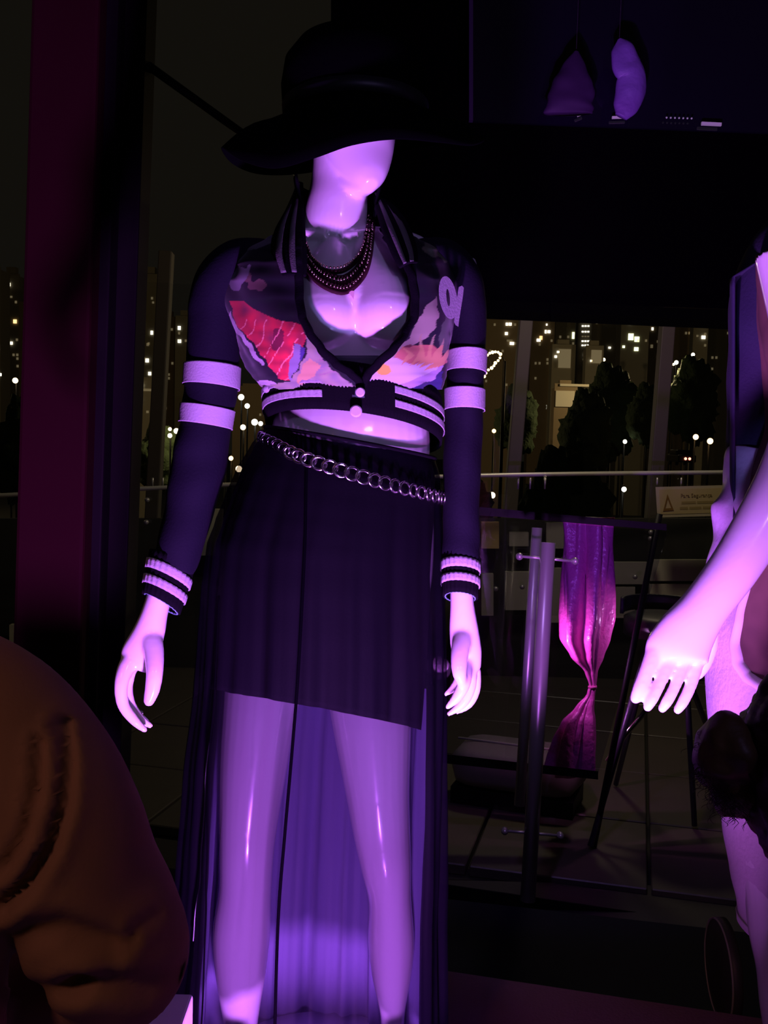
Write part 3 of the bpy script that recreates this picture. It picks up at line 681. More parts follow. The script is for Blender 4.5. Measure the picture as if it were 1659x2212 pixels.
remesh(B2, 'body', PLASTIC, m2, .0028, 5, .5)
bp = P(1795, 2430, D2+.05); bp.z = PLAT_Z+.006
MB().tube([bp-Z*.006, bp+Z*.003], [.17, .17], n=48).build('base_plate', MATS['base_steel'], m2, False)
# white pencil skirt
WS = mat('white_stretch_cotton', (.60, .55, .60), .75, bump=(120, .3, .004))
s2 = thing('pencil_skirt', 'fitted white knee length skirt on the right mannequin', 'skirt', P(1780, 1990, D2))
W2 = [(1130, 1795, 195, .12), (1250, 1775, 240, .155), (1400, 1768, 241, .17), (1540, 1766, 236, .172), (1680, 1776, 228, .165), (1800, 1786, 220, .155), (1900, 1792, 210, .148), (1970, 1796, 200, .142), (2004, 1798, 196, .14)]
def w2p(y, th, off=0):
    cx, hw, dp = table(W2, y)
    k = .003*noise.noise(Vector((math.cos(th)*2, math.sin(th)*2, y*.012)))+(.004*math.sin(y*.045+2*th)*max(0, math.sin(th)) if y > 1850 else 0)
    return P(cx, y, D2+.045)+RT*((hw*M2+off+k)*math.cos(th))-FW*((dp+off+k)*math.sin(th))
MB().grid([[w2p(lerp(1130, 2004, k/60), 2*PI*j/96) for j in range(96)] for k in range(61)]).build('skirt_body', WS, s2, solid=-.003)
MB().grid([[w2p(lerp(1988, 2006, k/4), 2*PI*j/96, .0015) for j in range(96)] for k in range(5)]).build('hem', WS, s2, solid=.001)
# long printed top with a curved white hem
T2 = thing('printed_top', 'brown printed long top with curved white hem on the right mannequin', 'top', P(1800, 1300, D2))
def hemy(px): return 1490-0.0016*max(0, 1690-px)**2.05 if px < 1690 else 1490-.0006*(px-1690)**2
W3 = [(540, 1845, 205, .10), (680, 1848, 200, .145), (800, 1846, 180, .155), (920, 1838, 165, .14), (1040, 1822, 182, .15), (1180, 1800, 216, .178), (1330, 1785, 232, .19), (1500, 1782, 236, .192)]
def w3p(y, th, off=0):
    cx, hw, dp = table(W3, y); k = .004*noise.noise(Vector((math.cos(th)*2.5, math.sin(th)*2.5, y*.01+5)))+.003*math.sin(14*th+y*.01)
    return P(cx, y, D2+.045)+RT*((hw*M2+off+k)*math.cos(th))-FW*((dp+off+k)*math.sin(th))
def hemt(th):
    c = math.cos(th); return 1440-260*abs(c)**2.6 if math.sin(th) > 0 else 1380-200*abs(c)**2
BROWN = bpy.data.materials.new('brown_sketch_print'); BROWN.use_nodes = True; nt = BROWN.node_tree; b_ = nt.nodes['Principled BSDF']
tc = nt.nodes.new('ShaderNodeTexCoord'); nz = nt.nodes.new('ShaderNodeTexNoise'); nz.inputs['Scale'].default_value = 7; nz.inputs['Detail'].default_value = 3
rp = nt.nodes.new('ShaderNodeValToRGB'); rp.color_ramp.elements[0].position = .35; rp.color_ramp.elements[0].color = (.05, .022, .016, 1); rp.color_ramp.elements[1].position = .62; rp.color_ramp.elements[1].color = (.19, .11, .075, 1)
nt.links.new(tc.outputs['Object'], nz.inputs['Vector']); nt.links.new(nz.outputs['Fac'], rp.inputs[0]); nt.links.new(rp.outputs[0], b_.inputs['Base Color']); b_.inputs['Roughness'].default_value = .85
MB().grid([[w3p(lerp(545, 1080, k/40), 2*PI*j/120) for j in range(120)] for k in range(41)]).build('bodice', BROWN, T2, solid=.003)
XL = [(1040, 1696), (1150, 1658), (1250, 1622), (1330, 1602), (1390, 1592), (1430, 1598), (1460, 1616), (1480, 1642), (1492, 1680)]
def w3f(y, th, off):
    d = 1.545; cx, hw, dp = table(W3, y); k = max(0, (dp+off)*math.sin(th)); return w3p(IH/2+(y-IH/2)*(d-k)/d, th, off)
def thL(y, px):
    lo, hi = PI*.5, PI*.985
    for _ in range(24):
        m = (lo+hi)/2
        if proj(w3f(y, m, .032))[0] > px: lo = m
        else: hi = m
    return (lo+hi)/2
def xl(y): return table(XL, y)[0]
ysT = [1040+(1492-1040)*i/60 for i in range(61)]; tls = [thL(y, xl(y)) for y in ysT]
MB().grid([[w3f(y, lerp(t, PI-t, j/60), .032+.003*math.sin(j*.6+y*.01)) for j in range(61)] for y, t in zip(ysT, tls)], close=False).build('tail_panel', BROWN, T2, solid=.003)
for mir in (0, 1):
    hp_ = [w3f(y, PI-t if mir else t, .035) for y, t in zip(ysT, tls)]
    hp_ += [w3f(1493, lerp(PI-tls[-1] if mir else tls[-1], PI/2, i/10), .035) for i in range(1, 11)]
    MB().tube(hp_, [(.003+.0075*max(0, min(1, (i-20)/32)), .003+.004*max(0, min(1, (i-20)/32))) for i in range(len(hp_))], n=12).build('hem_band', mat('white_hem', (.66, .6, .6), .7), T2)
# jacket slung over the shoulders: navy sleeve with white lower part
j2 = thing('draped_jacket', 'navy jacket with white lower sleeve draped behind the right mannequin arm', 'jacket', P(1700, 900, 1.7))
def wob2(t, th): return .05*noise.noise(Vector((math.cos(th)*1.2, math.sin(th)*1.2, t*4+8)))+.02*math.sin(22*t+2*th)
D3 = 1.66
def tub(seq, m, name, n=48, wb=wob2, k=8, parent=j2):
    pp, rr = pts(seq, k, D3); return MB().tube(pp, rr, n=n, caps=False, wob=wb).build(name, m, parent, solid=-.003)
NAVY2 = mat('navy_wool', (.014, .014, .040), .85, bump=(200, .3, .002))
tub([(1740, 520, .0, 90, 85), (1690, 600, 0, 98, 90), (1668, 700, 0, 92, 85), (1660, 800, 0, 86, 78), (1652, 900, 0, 82, 74), (1650, 1000, -.005, 78, 70)], NAVY2, 'sleeve', k=9)
WHB = mat('white_shiny_cloth', (.55, .52, .60), .45, bump=(60, .4, .004))
def wob3(t, th): return .05*math.sin(18*t+1.5*math.sin(th))*max(0, -math.cos(th)+.6)+.05*noise.noise(Vector((math.cos(th)*2, math.sin(th)*2, t*6)))
tub([(1650, 992, -.005, 80, 72), (1638, 1030, -.008, 72, 68), (1622, 1075, -.01, 68, 66), (1614, 1110, -.012, 70, 66), (1604, 1150, -.014, 64, 62), (1594, 1200, -.016, 60, 58), (1588, 1250, -.018, 58, 55), (1588, 1290, -.018, 52, 50)], WHB, 'lower_sleeve', wb=wob3, k=10)
tub([(1935, 520, .02, 90, 85), (1975, 600, .03, 95, 90), (2000, 700, .03, 90, 85), (2010, 850, .03, 82, 76), (2015, 1000, .03, 76, 70)], NAVY2, 'sleeve')
rowsJ = []
for k in range(30):
    y = 505+k*22; hw = 120+min(1, k/4)*150
    rowsJ.append([P(1842, y, 1.60)+RT*(hw*M2*math.cos(th_))+FW*(.115*math.sin(th_)+.01+.006*math.sin(9*th_)) for th_ in [PI*j/40 for j in range(41)]])
MB().grid(rowsJ, close=False).build('back_panel', NAVY2, j2, solid=.003)

# ================================================================== people in front
SKIN = mat('skin', (.42, .25, .17), .55)
HAIR = mat('dark_brown_hair', (.010, .005, .004), .55, spec=.25, bump=(70, .4, .003), noise_col=((.028, .014, .008), 30))
def face(mb, c, fw, up, s, skinmb=None):
    """nose, ears, brow and lips added to a head of half height s looking along fw."""
    rt = fw.cross(up).normalized()
    mb.tube([c+fw*s*.74+up*s*.12, c+fw*s*.92-up*s*.12, c+fw*s*.76-up*s*.22], [s*.05, s*.12, s*.10], ref=rt, n=10)
    mb.ball(c+fw*s*.70-up*s*.42, (s*.24, s*.10, s*.07), 12, 8, (rt, fw, up))
    mb.ball(c+fw*s*.58-up*s*.70, (s*.26, s*.20, s*.20), 12, 8, (rt, fw, up))
    for q in (-1, 1):
        mb.ball(c+rt*q*s*.68-up*s*.05, (s*.07, s*.16, s*.22), 10, 8, (rt, fw, up))
        mb.ball(c+fw*s*.66+rt*q*s*.28+up*s*.10, (s*.20, s*.12, s*.08), 10, 6, (rt, fw, up))
# person at the lower left, seen from behind, tan shirt, elbow out to the right
pA = thing('person', 'person in a tan shirt seen from behind at lower left, elbow bent', 'person', Vector((-.42, .80, 0)))
DA = .78
def ptsA(seq, k=6): return pts(seq, k, DA)
hA = P(-440, 1010, DA); fwA = Vector((.1, 1, .1)).normalized(); upA = (Z-fwA*Z.dot(fwA)).normalized()
BA = MB(); BA.ball(hA, (.076, .095, .118), 28, 20, (fwA.cross(upA).normalized(), fwA, upA)); face(BA, hA, fwA, upA, .115)
BA.tube(*ptsA([(-440, 1120, .01, 170, 170), (-440, 1260, .0, 165, 165), (-440, 1380, .0, 210, 180)]), n=24)
BA.tube(*ptsA([(-440, 1330, .0, 240, 190), (-440, 1420, .0, 420, 260), (-440, 1600, .0, 430, 300), (-440, 2000, .0, 420, 300), (-440, 2500, .0, 400, 300), (-440, 2900, 0, 420, 300), (-440, 3300, 0, 410, 300)]), n=36)
for sx in (-600, -270): BA.tube([P(sx, 3100, DA), P(sx, 4200, DA), Vector((P(sx, 4200, DA).x, DA+.03, .03))], [.085, .065, .045], n=18)
for sx in (-600, -270): BA.ball(Vector((P(sx, 4200, DA).x, DA+.10, .035)), (.045, .12, .035), 14, 8, (Vector((1, 0, 0)), Vector((0, 1, 0)), Z))
# forearm and hand raised in front of the chest (holding a phone)
BA.tube(*ptsA([(-60, 1540, .0, 140, 140), (110, 1780, .02, 130, 130), (230, 2020, .05, 110, 110), (180, 2085, .10, 95, 90), (0, 2090, .20, 85, 80), (-120, 2050, .28, 75, 60)]), n=24)
hp = P(-150, 2030, DA+.30)
BA.ball(hp, (.045, .02, .04), 16, 10)
for q in range(4): BA.tube([hp+RT*(-.035)+UP*(.028-.018*q), hp+RT*(-.07)+UP*(.032-.018*q)+FW*.02, hp+RT*(-.085)+UP*(.030-.018*q)+FW*.045], [.0095, .009, .007], ref=UP, n=10)
BA.tube([hp+UP*.03, hp+UP*.06-RT*.01+FW*.01, hp+UP*.08-RT*.02+FW*.015], [.012, .011, .008], ref=RT, n=10)
remesh(BA, 'body', SKIN, pA, .007, 4, .5)
HB = MB(); HB.ball(hA-fwA*.012+upA*.012, (.088, .10, .122), 28, 20, (fwA.cross(upA).normalized(), fwA, upA)); HB.build('hair', HAIR, pA)
# shirt: torso and sleeve in one cloth with real folds
SHIRT = mat('tan_cotton_shirt', (.34, .20, .13), .9, spec=.15, bump=(300, .15, .002), noise_col=((.25, .15, .11), 9))
BS = MB()
BS.tube(*ptsA([(-440, 1300, .0, 200, 200), (-440, 1390, .0, 330, 270), (-440, 1480, .0, 440, 320), (-440, 1650, .0, 460, 330), (-440, 2000, .0, 450, 330), (-440, 2500, .0, 430, 330), (-440, 2900, 0, 440, 330)]), n=48)
BS.tube(*ptsA([(-300, 1445, .0, 130, 210), (-150, 1492, .0, 158, 210), (-25, 1568, .0, 172, 205), (78, 1690, .005, 176, 205), (136, 1800, .01, 174, 205), (174, 1900, .02, 172, 200), (226, 2000, .03, 172, 190), (262, 2066, .05, 152, 165), (195, 2105, .09, 132, 135), (90, 2150, .11, 150, 140), (-60, 2170, .14, 165, 150), (-200, 2150, .18, 150, 140)], 8), n=48)
FOLDS = [  # polylines in the sleeve surface (px,py), depth in metres, width px
    ([(140, 1560), (148, 1650), (140, 1740), (110, 1830), (60, 1910), (10, 1960)], .012, 16),
    ([(90, 1600), (85, 1700), (60, 1800), (10, 1880)], .008, 13),
    ([(0, 2055), (60, 2020), (130, 2005), (195, 2025), (245, 2040)], .011, 26),
    ([(160, 2135), (240, 2120), (310, 2135), (360, 2122), (400, 2105)], .013, 24),
    ([(0, 2150), (90, 2140), (170, 2130)], .010, 18),
    ([(285, 2030), (300, 2000), (340, 1975)], .007, 14),
    ([(110, 1570), (160, 1555), (215, 1572)], .005, 9)]
def segd(x, y, a, b):
    dx, dy = b[0]-a[0], b[1]-a[1]; t = max(0, min(1, ((x-a[0])*dx+(y-a[1])*dy)/(dx*dx+dy*dy))); return math.hypot(x-a[0]-t*dx, y-a[1]-t*dy)
def foldpost(co):
    if (co-EYE).dot(FW) > DA+.03: return co
    x, y = proj(co)
    if x < -120 or x > 480: return co
    k = 0
    for pl, dep, wd in FOLDS:
        d = min(segd(x, y, a, b) for a, b in zip(pl, pl[1:]))
        k += dep*math.exp(-(d/wd)**2)-dep*.45*math.exp(-((d-2.1*wd)/wd)**2)
    k = k*.75+.003*noise.noise(co*14)
    return co+FW*k
remesh(BS, 'shirt', SHIRT, pA, .006, 10, .5, foldpost)
ph = thing('smartphone', 'dark smartphone held up by the person in the tan shirt', 'phone', hp+FW*.03)
MB().box(hp+FW*.028-RT*.035+UP*.01, .075, .009, .15, RT, FW, UP).build('case', mat('phone_case', (.01, .01, .012), .3), ph, False, bevel=.004)
MB().box(hp+FW*.0228-RT*.035+UP*.01, .068, .001, .138, RT, FW, UP).build('screen', mat('phone_glass', (.008, .008, .012), .08), ph, False)

# person at the lower right: dark curly hair with a bun
DB = .95
pB = thing('person', 'person with dark curly hair and a side bun at lower right', 'person', Vector((.75, .98, 0)))
hB = P(1818, 1692, DB); upB = Vector((-.42, .0, .91)).normalized(); fwB = Vector((.25, .95, .1)); fwB = (fwB-upB*fwB.dot(upB)).normalized(); rtB = fwB.cross(upB)
BB = MB(); BB.ball(hB, (.072, .088, .105), 28, 20, (rtB, fwB, upB)); face(BB, hB, fwB, upB, .105)
nb = hB-upB*.2+Vector((.06, 0, -.06))
BB.tube([hB-upB*.07, hB-upB*.15+Vector((.02, 0, -.01)), nb], [.052, .05, .07], ref=rtB, n=20)
BB.tube([nb+Vector((0, 0, .02)), nb+Vector((.06, 0, -.06)), nb+Vector((.10, 0, -.25)), nb+Vector((.11, 0, -.5)), nb+Vector((.11, 0, -.66))], [(.07, .06), (.155, .08), (.15, .10), (.14, .095), (.15, .10)], ref=Vector((1, 0, 0)), n=30)
fB = nb+Vector((.11, 0, -.6))
for q in (-.07, .07):
    BB.tube([fB+Vector((q, 0, 0)), Vector((fB.x+q, fB.y, .4)), Vector((fB.x+q, fB.y, .05))], [.075, .055, .04], n=16)
    BB.ball(Vector((fB.x+q, fB.y+.06, .035)), (.04, .11, .034), 14, 8, (Vector((1, 0, 0)), Vector((0, 1, 0)), Z))
for q in (-1, 1):
    sh = nb+Vector((.06+q*.15, 0, -.07))
    BB.tube([sh, sh+Vector((q*.03, .02, -.24)), sh+Vector((q*.02, .10, -.44))], [.045, .038, .026], n=16)
    hh = sh+Vector((q*.02, .12, -.49)); BB.ball(hh, (.014, .028, .045), 12, 8, (Vector((1, 0, 0)), Vector((0, 1, 0)), Z))
    for g in range(4): BB.tube([hh+Vector((0, -.02+.013*g, -.03)), hh+Vector((0, -.018+.013*g, -.065)), hh+Vector((-q*.008, -.016+.013*g, -.09))], [.008, .0075, .006], n=8)
    BB.tube([hh+Vector((0, .025, .02)), hh+Vector((0, .045, -.01)), hh+Vector((0, .048, -.035))], [.010, .009, .007], n=8)
remesh(BB, 'body', SKIN, pB, .006, 4, .5)
BT = MB(); BT.tube([nb+Vector((.03, 0, -.02)), nb+Vector((.06, 0, -.07)), nb+Vector((.10, 0, -.25)), nb+Vector((.11, 0, -.5)), nb+Vector((.11, 0, -.62))], [(.09, .07), (.168, .094), (.162, .112), (.152, .108), (.165, .115)], ref=Vector((1, 0, 0)), n=40)
BT.build('shirt', mat('dark_shirt', (.03, .02, .035), .9), pB)
HM = MB(); HM.ball(hB-fwB*.018+upB*.006, (.090, .098, .115), 30, 22, (rtB, fwB, upB))
HM.ball(hB-upB*.05-rtB*.01-fwB*.04, (.07, .06, .085), 24, 16, (rtB, fwB, upB))
def hairpost(co): return co+(co-hB).normalized()*(.008*noise.noise(co*45)+.004*noise.noise(co*110))
remesh(HM, 'hair', HAIR, pB, .005, 3, .4, hairpost)
bunc = P(1572, 1622, DB-.02)
BN = MB(); BN.ball(bunc, (.029, .031, .034), 24, 16); BN.ball(P(1588, 1700, DB-.01), (.022, .026, .030), 20, 14); BN.ball(P(1532, 1640, DB), (.014, .018, .027), 16, 12); BN.ball(P(1650, 1690, DB), (.03, .03, .040), 16, 12)
def bunpost(co): return co+(co-bunc).normalized()*(.002*math.sin(150*(co-bunc).dot(RT)+60*(co-bunc).dot(UP))+.005*noise.noise(co*60))
remesh(BN, 'hair_bun', mat('brown_bun_hair', (.03, .015, .007), .5, spec=.3, bump=(60, .5, .003), noise_col=((.075, .04, .015), 45)), pB, .004, 2, .4, bunpost)
CU = MB()
for q in range(600):
    if q < 600:
        a = random.uniform(0, 2*PI); k = random.uniform(.55, 1.0); x0 = 1572+68*k*math.cos(a)+(20 if math.sin(a) > .3 else 0); y0 = 1652+104*k*math.sin(a)
        c0 = P(x0, y0, DB-.03*math.sqrt(max(0, 1-k*k))-.008)
    else:
        a = random.uniform(2.2, 4.6); c0 = hB+rtB*(.093*math.cos(a))+upB*(.115*math.sin(a))-fwB*random.uniform(.0, .05)
    ph0 = random.uniform(0, 6); r_ = random.uniform(.002, .004); ln = random.uniform(.008, .02); dr = (Vector((random.uniform(-.5, .5), random.uniform(-.3, .1), -random.uniform(.1, 1)))).normalized()
    pp = [c0+dr*(ln*t/9)+RT*(r_*math.cos(ph0+t*.8))+FW*(r_*math.sin(ph0+t*.8)) for t in range(10)]
    CU.tube(pp, [.00025]*9+[.0001], n=3)
cu = CU.build('curl_strands', HAIR, pB); tag(cu, 'loose curly strands', kind='stuff')

# ================================================================== uplights and small stage things
LAMPB = mat('lamp_black', (.012, .012, .014), .45)
def par(loc, target, label, col, lit=True):
    t = thing('stage_uplight', label, 'stage light', Vector((loc.x, loc.y, loc.z-.3 if lit else loc.z)))
    ax = (target-loc).normalized(); u = ax.cross(Z).normalized(); back = loc-ax*.02
    MB().tube([back-ax*.17, back-ax*.15, back-ax*.03, back], [.05, .075, .085, .085], ref=u, n=32).build('housing', LAMPB, t)
    MB().tube([back, back+ax*.004], [.076, .076], ref=u, n=32).build('lens', mat('lens_'+label[:9].replace(' ', '_'), col, .3, emit=.8 if lit else 0, ecol=col), t)
    for q in (-1, 1): MB().beam(back-ax*.08+u*q*.092, Vector((back.x, back.y, back.z-.2))+u*q*.092-ax*.08, .006, .03).build('yoke', LAMPB, t, False)
    c = back-ax*.08; MB().box((c.x, c.y, back.z-.2), .2, .1, .008).build('yoke_base', LAMPB, t, False)
    MB().tube([Vector((c.x, c.y, back.z-.2)), Vector((c.x, c.y, .02))], [.012, .012]).build('pole', LAMPB, t)
    MB().tube([Vector((c.x, c.y, .0)), Vector((c.x, c.y, .02))], [.09, .09], n=24).build('foot_plate', LAMPB, t)
    return t
par(UPL-(P(680, 1400, 1.6)-UPL).normalized()*.03, P(680, 1400, 1.6), 'violet stage uplight on the floor facing the central mannequin', (.5, .16, 1.0))
par(UPR-(P(1660, 1540, 1.5)-UPR).normalized()*.03, P(1660, 1540, 1.5), 'magenta stage uplight on the floor facing the right mannequin', (.62, .17, 1.0))
par(UPB-(P(960, 1000, 1.6)-UPB).normalized()*.03, P(960, 1000, 1.6), 'blue stage uplight on the floor between the other two', (.34, .22, 1.0))
# round floor plate of a lamp, standing on edge behind the platform
dk = thing('floor_fan', 'thin dark round casing standing on edge beside the right mannequin leg', 'round casing', P(1558, 2190, 2.0))
cD = P(1562, 2096, 1.98); axD = (RT-FW*.04).normalized()
MB().tube([cD-axD*.009, cD-axD*.007, cD+axD*.010, cD+axD*.013], [(.094, .094), (.097, .097), (.097, .097), (.085, .085)], ref=UP, n=48).build('casing', mat('dark_grey_casing', (.06, .06, .065), .5), dk)
MB().torus(cD-axD*.009, .095, .002, UP, axD.cross(UP).normalized(), 48, 8).build('rim', mat('casing_rim', (.4, .38, .42), .35), dk)
MB().tube([cD-UP*.09, cD-UP*.125], [(.03, .02), (.05, .04)], n=16).build('foot', LAMPB, dk)
# lavender lit white cube at the lower left, behind the elbow
cb = MB().box(P(330, 2285, 1.36), .09, .09, .13).build('display_block', mat('white_block', (.72, .7, .76), .5), None, False, bevel=.004)
tag(cb, 'small white display block lit lavender below the bent elbow', 'block')
# ================================================================== terrace furniture
bn = thing('terrace_bench', 'low pale rounded bench lying across the terrace behind the door handle', 'bench', on_plane(1130, 1745, 0.0))
pA_, pB_ = on_plane(985, 1745, .0), on_plane(1285, 1790, .0)
dB_ = (pB_-pA_).normalized(); cB_ = (pA_+pB_)/2+Vector((0, .2, 0)); L_ = (pB_-pA_).length
BE = mat('pale_bench', (.26, .22, .21), .6)
rr_ = []
for k in range(13):
    t = k/12; e = math.sqrt(max(0, 1-(2*t-1)**8)) if 0 < k < 12 else .25
    c = cB_+dB_*(L_*(t-.5))+Z*.15
    rr_.append([c+Vector((-dB_.y, dB_.x, 0))*(.17*e*math.copysign(abs(math.cos(a))**.6, math.cos(a)))+Z*(.085*e*math.copysign(abs(math.sin(a))**.6, math.sin(a))) for a in (2*PI*j/28 for j in range(28))])
MB().grid(rr_, True, True, True).build('cushion', BE, bn)
MB().tube([cB_-dB_*L_*.46+Z*.238-Vector((-dB_.y, dB_.x, 0))*.02, cB_+dB_*L_*.5+Z*.238-Vector((-dB_.y, dB_.x, 0))*.02], [.005, .005], n=10).build('rim_highlight', mat('pale_rim_highlight', (.7, .66, .55), .4), bn)  # pale strip painting the light line along the bench rim
MB().box(cB_+Z*.035, L_*.9, .28, .07, dB_, Vector((-dB_.y, dB_.x, 0))).build('plinth', BLACKMETAL, bn, False)
# bar stool
bs = thing('bar_stool', 'dark bar stool with splayed legs and chrome footrest beyond the glass', 'stool', on_plane(1390, 1830, 0.0))
DS = 3.95; sc_ = P(1432, 1352, DS); sf = Vector((sc_.x, sc_.y, 0))
ST = mat('dark_stool', (.03, .028, .045), .5)
MB().tube([sc_-Z*.04, sc_-Z*.035, sc_+Z*.03, sc_+Z*.045], [.12, .15, .15, .12], n=36).build('seat', ST, bs)
BKR = [[sc_+Vector((.15*math.cos(a), .15*math.sin(a), z)) for a in (PI*.05+PI*.9*j/24 for j in range(25))] for z in (.04, .06, .085, .10)]
MB().grid(BKR, close=False).build('backrest', ST, bs, solid=.015)
lg = [(1352, 1400, 1275, 1835), (1400, 1400, 1330, 1700), (1470, 1400, 1500, 1790), (1500, 1395, 1560, 1660)]
for (x0, y0, x1, y1) in lg:
    b0 = on_plane(x1, y1, 0.0); t0 = sc_+(b0-sf).normalized()*.08-Z*.03; t0.z = sc_.z-.03
    MB().tube([t0, b0+Z*.012], [.013, .011], n=10).build('leg', mat('violet_grey_metal', (.10, .085, .16), .4, metal=.6), bs)
MB().tube([P(1398, 1532, 3.9), P(1352, 1585, 3.9), P(1312, 1645, 3.9)], [.011, .011, .011], n=12).build('footrest', CHROME, bs)
# parapet: low cream wall with dark planter boxes and glass balustrade with handrail
pw = thing('parapet_wall', 'low cream panelled parapet wall at the far edge of the terrace', 'parapet', P(1200, 1330, 6.4))
CREAM_P = mat('cream_panel', (.80, .74, .56), .8, noise_col=((.5, .46, .36), 4)); DARKP = mat('dark_panel_gap', (.03, .028, .025), .8)
za, zb = P(1035, 1330, 6.3), P(1700, 1320, 6.6)
PD = 6.35
def pq(x0, y0, x1, y1, m, name, d=PD, t=.05, parent=pw):
    a = [P(x0, y1, d), P(x1, y1, d), P(x1, y0, d), P(x0, y0, d)]
    return MB().add(a+[q+Vector((0, t, 0)) for q in a], [(0, 1, 2, 3), (7, 6, 5, 4), (0, 4, 5, 1), (3, 2, 6, 7), (1, 5, 6, 2), (0, 3, 7, 4)]).build(name, m, parent, False)
pq(-200, 1120, 1800, 1480, DARKP, 'backing', 6.45)
for (x0, y0, x1, y1) in ((1040, 1128, 1078, 1185), (1040, 1240, 1066, 1330), (1092, 1236, 1150, 1318), (1100, 1150, 1142, 1180), (1178, 1228, 1222, 1345), (1306, 1215, 1400, 1262), (1306, 1268, 1372, 1335), (1404, 1210, 1540, 1255), (1404, 1262, 1540, 1312), (1180, 1130, 1232, 1185), (20, 1350, 50, 1450), (428, 1100, 480, 1200), (1560, 1215, 1660, 1310)):
    pq(x0, y0, x1, y1, CREAM_P if (x0, y0) != (1040, 1128) else mat('amber_lit_panel', (.8, .55, .22), .8), 'panel')  # orange light on the amber panel is put into its colour
bl_ = thing('glass_balustrade', 'glass balustrade with a bright steel handrail along the terrace edge', 'balustrade', P(800, 1400, 6.2))
hr = smooth([(-60, 1073, 6.0), (500, 1047, 6.05), (1040, 1027, 6.1), (1600, 1020, 6.2), (1750, 1018, 6.2)], 6)
MB().tube([P(*q) for q in hr], [.013]*len(hr), n=12).build('handrail', mat('polished_rail', (.85, .82, .76), .35, metal=.3, spec=.6), bl_)
for (x0, x1) in ((-60, 290), (296, 700), (706, 1088), (1094, 1400), (1406, 1740)):
    y0 = 1062-(x0+60)*.03; y1 = 1062-(x1+60)*.03
    a = [P(x0, 1330, 6.2), P(x1, 1330, 6.2), P(x1, y1+6, 6.15), P(x0, y0+6, 6.15)]
    MB().add(a+[q+Vector((0, .012, 0)) for q in a], [(0, 1, 2, 3), (7, 6, 5, 4), (0, 4, 5, 1), (3, 2, 6, 7), (1, 5, 6, 2), (0, 3, 7, 4)]).build('pane', GLASS, bl_, False)
for x in (1120, 1146, 1178, 1420, 1472, 330, 352):
    MB().tube([P(x, 1032, 6.12), P(x-1, 1056, 6.14)], [.006, .006], n=8).build('bracket', STEEL, bl_)
for (x, y) in ((1406, 1150), (1405, 1163), (1071, 1272), (1128, 1268), (1372, 1246), (318, 1080), (316, 1128)):
    MB().tube([P(x, y, 6.18), P(x, y, 6.12)], [.016, .013], n=12).build('glass_clamp', STEEL, bl_)
# raked steel struts between terrace edge and canopy
for k, (x0, y0, x1, y1, lab) in enumerate(((1140, 640, 1082, 1340, 'raked grey steel strut nearer the jacket sleeve'), (1446, 640, 1392, 1340, 'raked grey steel strut left of the warning sign'), (360, 545, 318, 1340, 'raked grey steel strut between column and jacket sleeve'))):
    o = MB().beam(P(x0, y0, 6.6), P(x1, y1, 6.6), .085, .10).build('steel_strut', mat('grey_strut', (.075, .06, .052), .6), None, False, bevel=.006); tag(o, lab, 'strut', 'raked steel struts')
# warning sign on the balustrade
sg = thing('warning_sign', 'cream warning sign with brown triangle on the glass balustrade', 'sign', P(1487, 1110, 6.05))
def sgp(u, v, e=0): return P(1416+u*146+(1-v)*-0+v*4, 1052+v*66-u*4-e*0, 6.05-e)
def sq(u0, v0, u1, v1, m, name, e0=0, e1=.006):
    a = [sgp(u0, v1, e0), sgp(u1, v1, e0), sgp(u1, v0, e0), sgp(u0, v0, e0)]; b = [sgp(u0, v1, e1), sgp(u1, v1, e1), sgp(u1, v0, e1), sgp(u0, v0, e1)]
    return MB().add(a+b, [(0, 1, 2, 3), (7, 6, 5, 4), (0, 4, 5, 1), (3, 2, 6, 7), (1, 5, 6, 2), (0, 3, 7, 4)]).build(name, m, sg, False)
SIGN = mat('cream_sign', (.52, .40, .22), .6); INK = mat('brown_ink', (.22, .11, .02), .7); INK2 = mat('faded_ink', (.33, .24, .10), .7)
sq(0, 0, 1.02, 1, mat('pale_sign_border', (.52, .44, .33), .6), 'plate'); sq(.05, .09, .99, .90, SIGN, 'panel', .006, .008)
tri = [(.17, .24), (.25, .78), (.09, .80)]; tin = [(.17, .40), (.215, .70), (.125, .71)]
o0 = [sgp(u, v, .008) for u, v in tri]; o1 = [sgp(u, v, .011) for u, v in tri]; i0 = [sgp(u, v, .008) for u, v in tin]; i1 = [sgp(u, v, .011) for u, v in tin]
MB().grid([o0, o1, i1, i0, o0]).build('warning_triangle', INK, sg, False)
def words(txt, u, v, h, name):
    c = bpy.data.curves.new(name, 'FONT'); c.body = txt; c.size = 1; c.extrude = .01
    o = bpy.data.objects.new(name, c); COL.objects.link(o); dg = bpy.context.evaluated_depsgraph_get(); me = bpy.data.meshes.new_from_object(o.evaluated_get(dg))
    bpy.data.objects.remove(o); bpy.data.curves.remove(c); xs = [q.co.x for q in me.vertices]; wd = max(xs)
    for q in me.vertices: uu = u+q.co.x*h*66/146; vv = v-q.co.y*h; q.co = sgp(uu, vv, .009+.002*(q.co.z > 0))
    me.materials.clear(); return link(name, me, INK2, sg, False)
words('Para Segurança', .36, .36, .17, 'lettering')
for (u0, u1) in ((.37, .58), (.60, .84), (.86, .95)): sq(u0, .50, u1, .58, INK2, 'faded_lettering', .008, .0095)
for (u0, u1) in ((.34, .46), (.48, .66), (.68, .94)): sq(u0, .68, u1, .76, INK2, 'faded_lettering', .008, .0095)

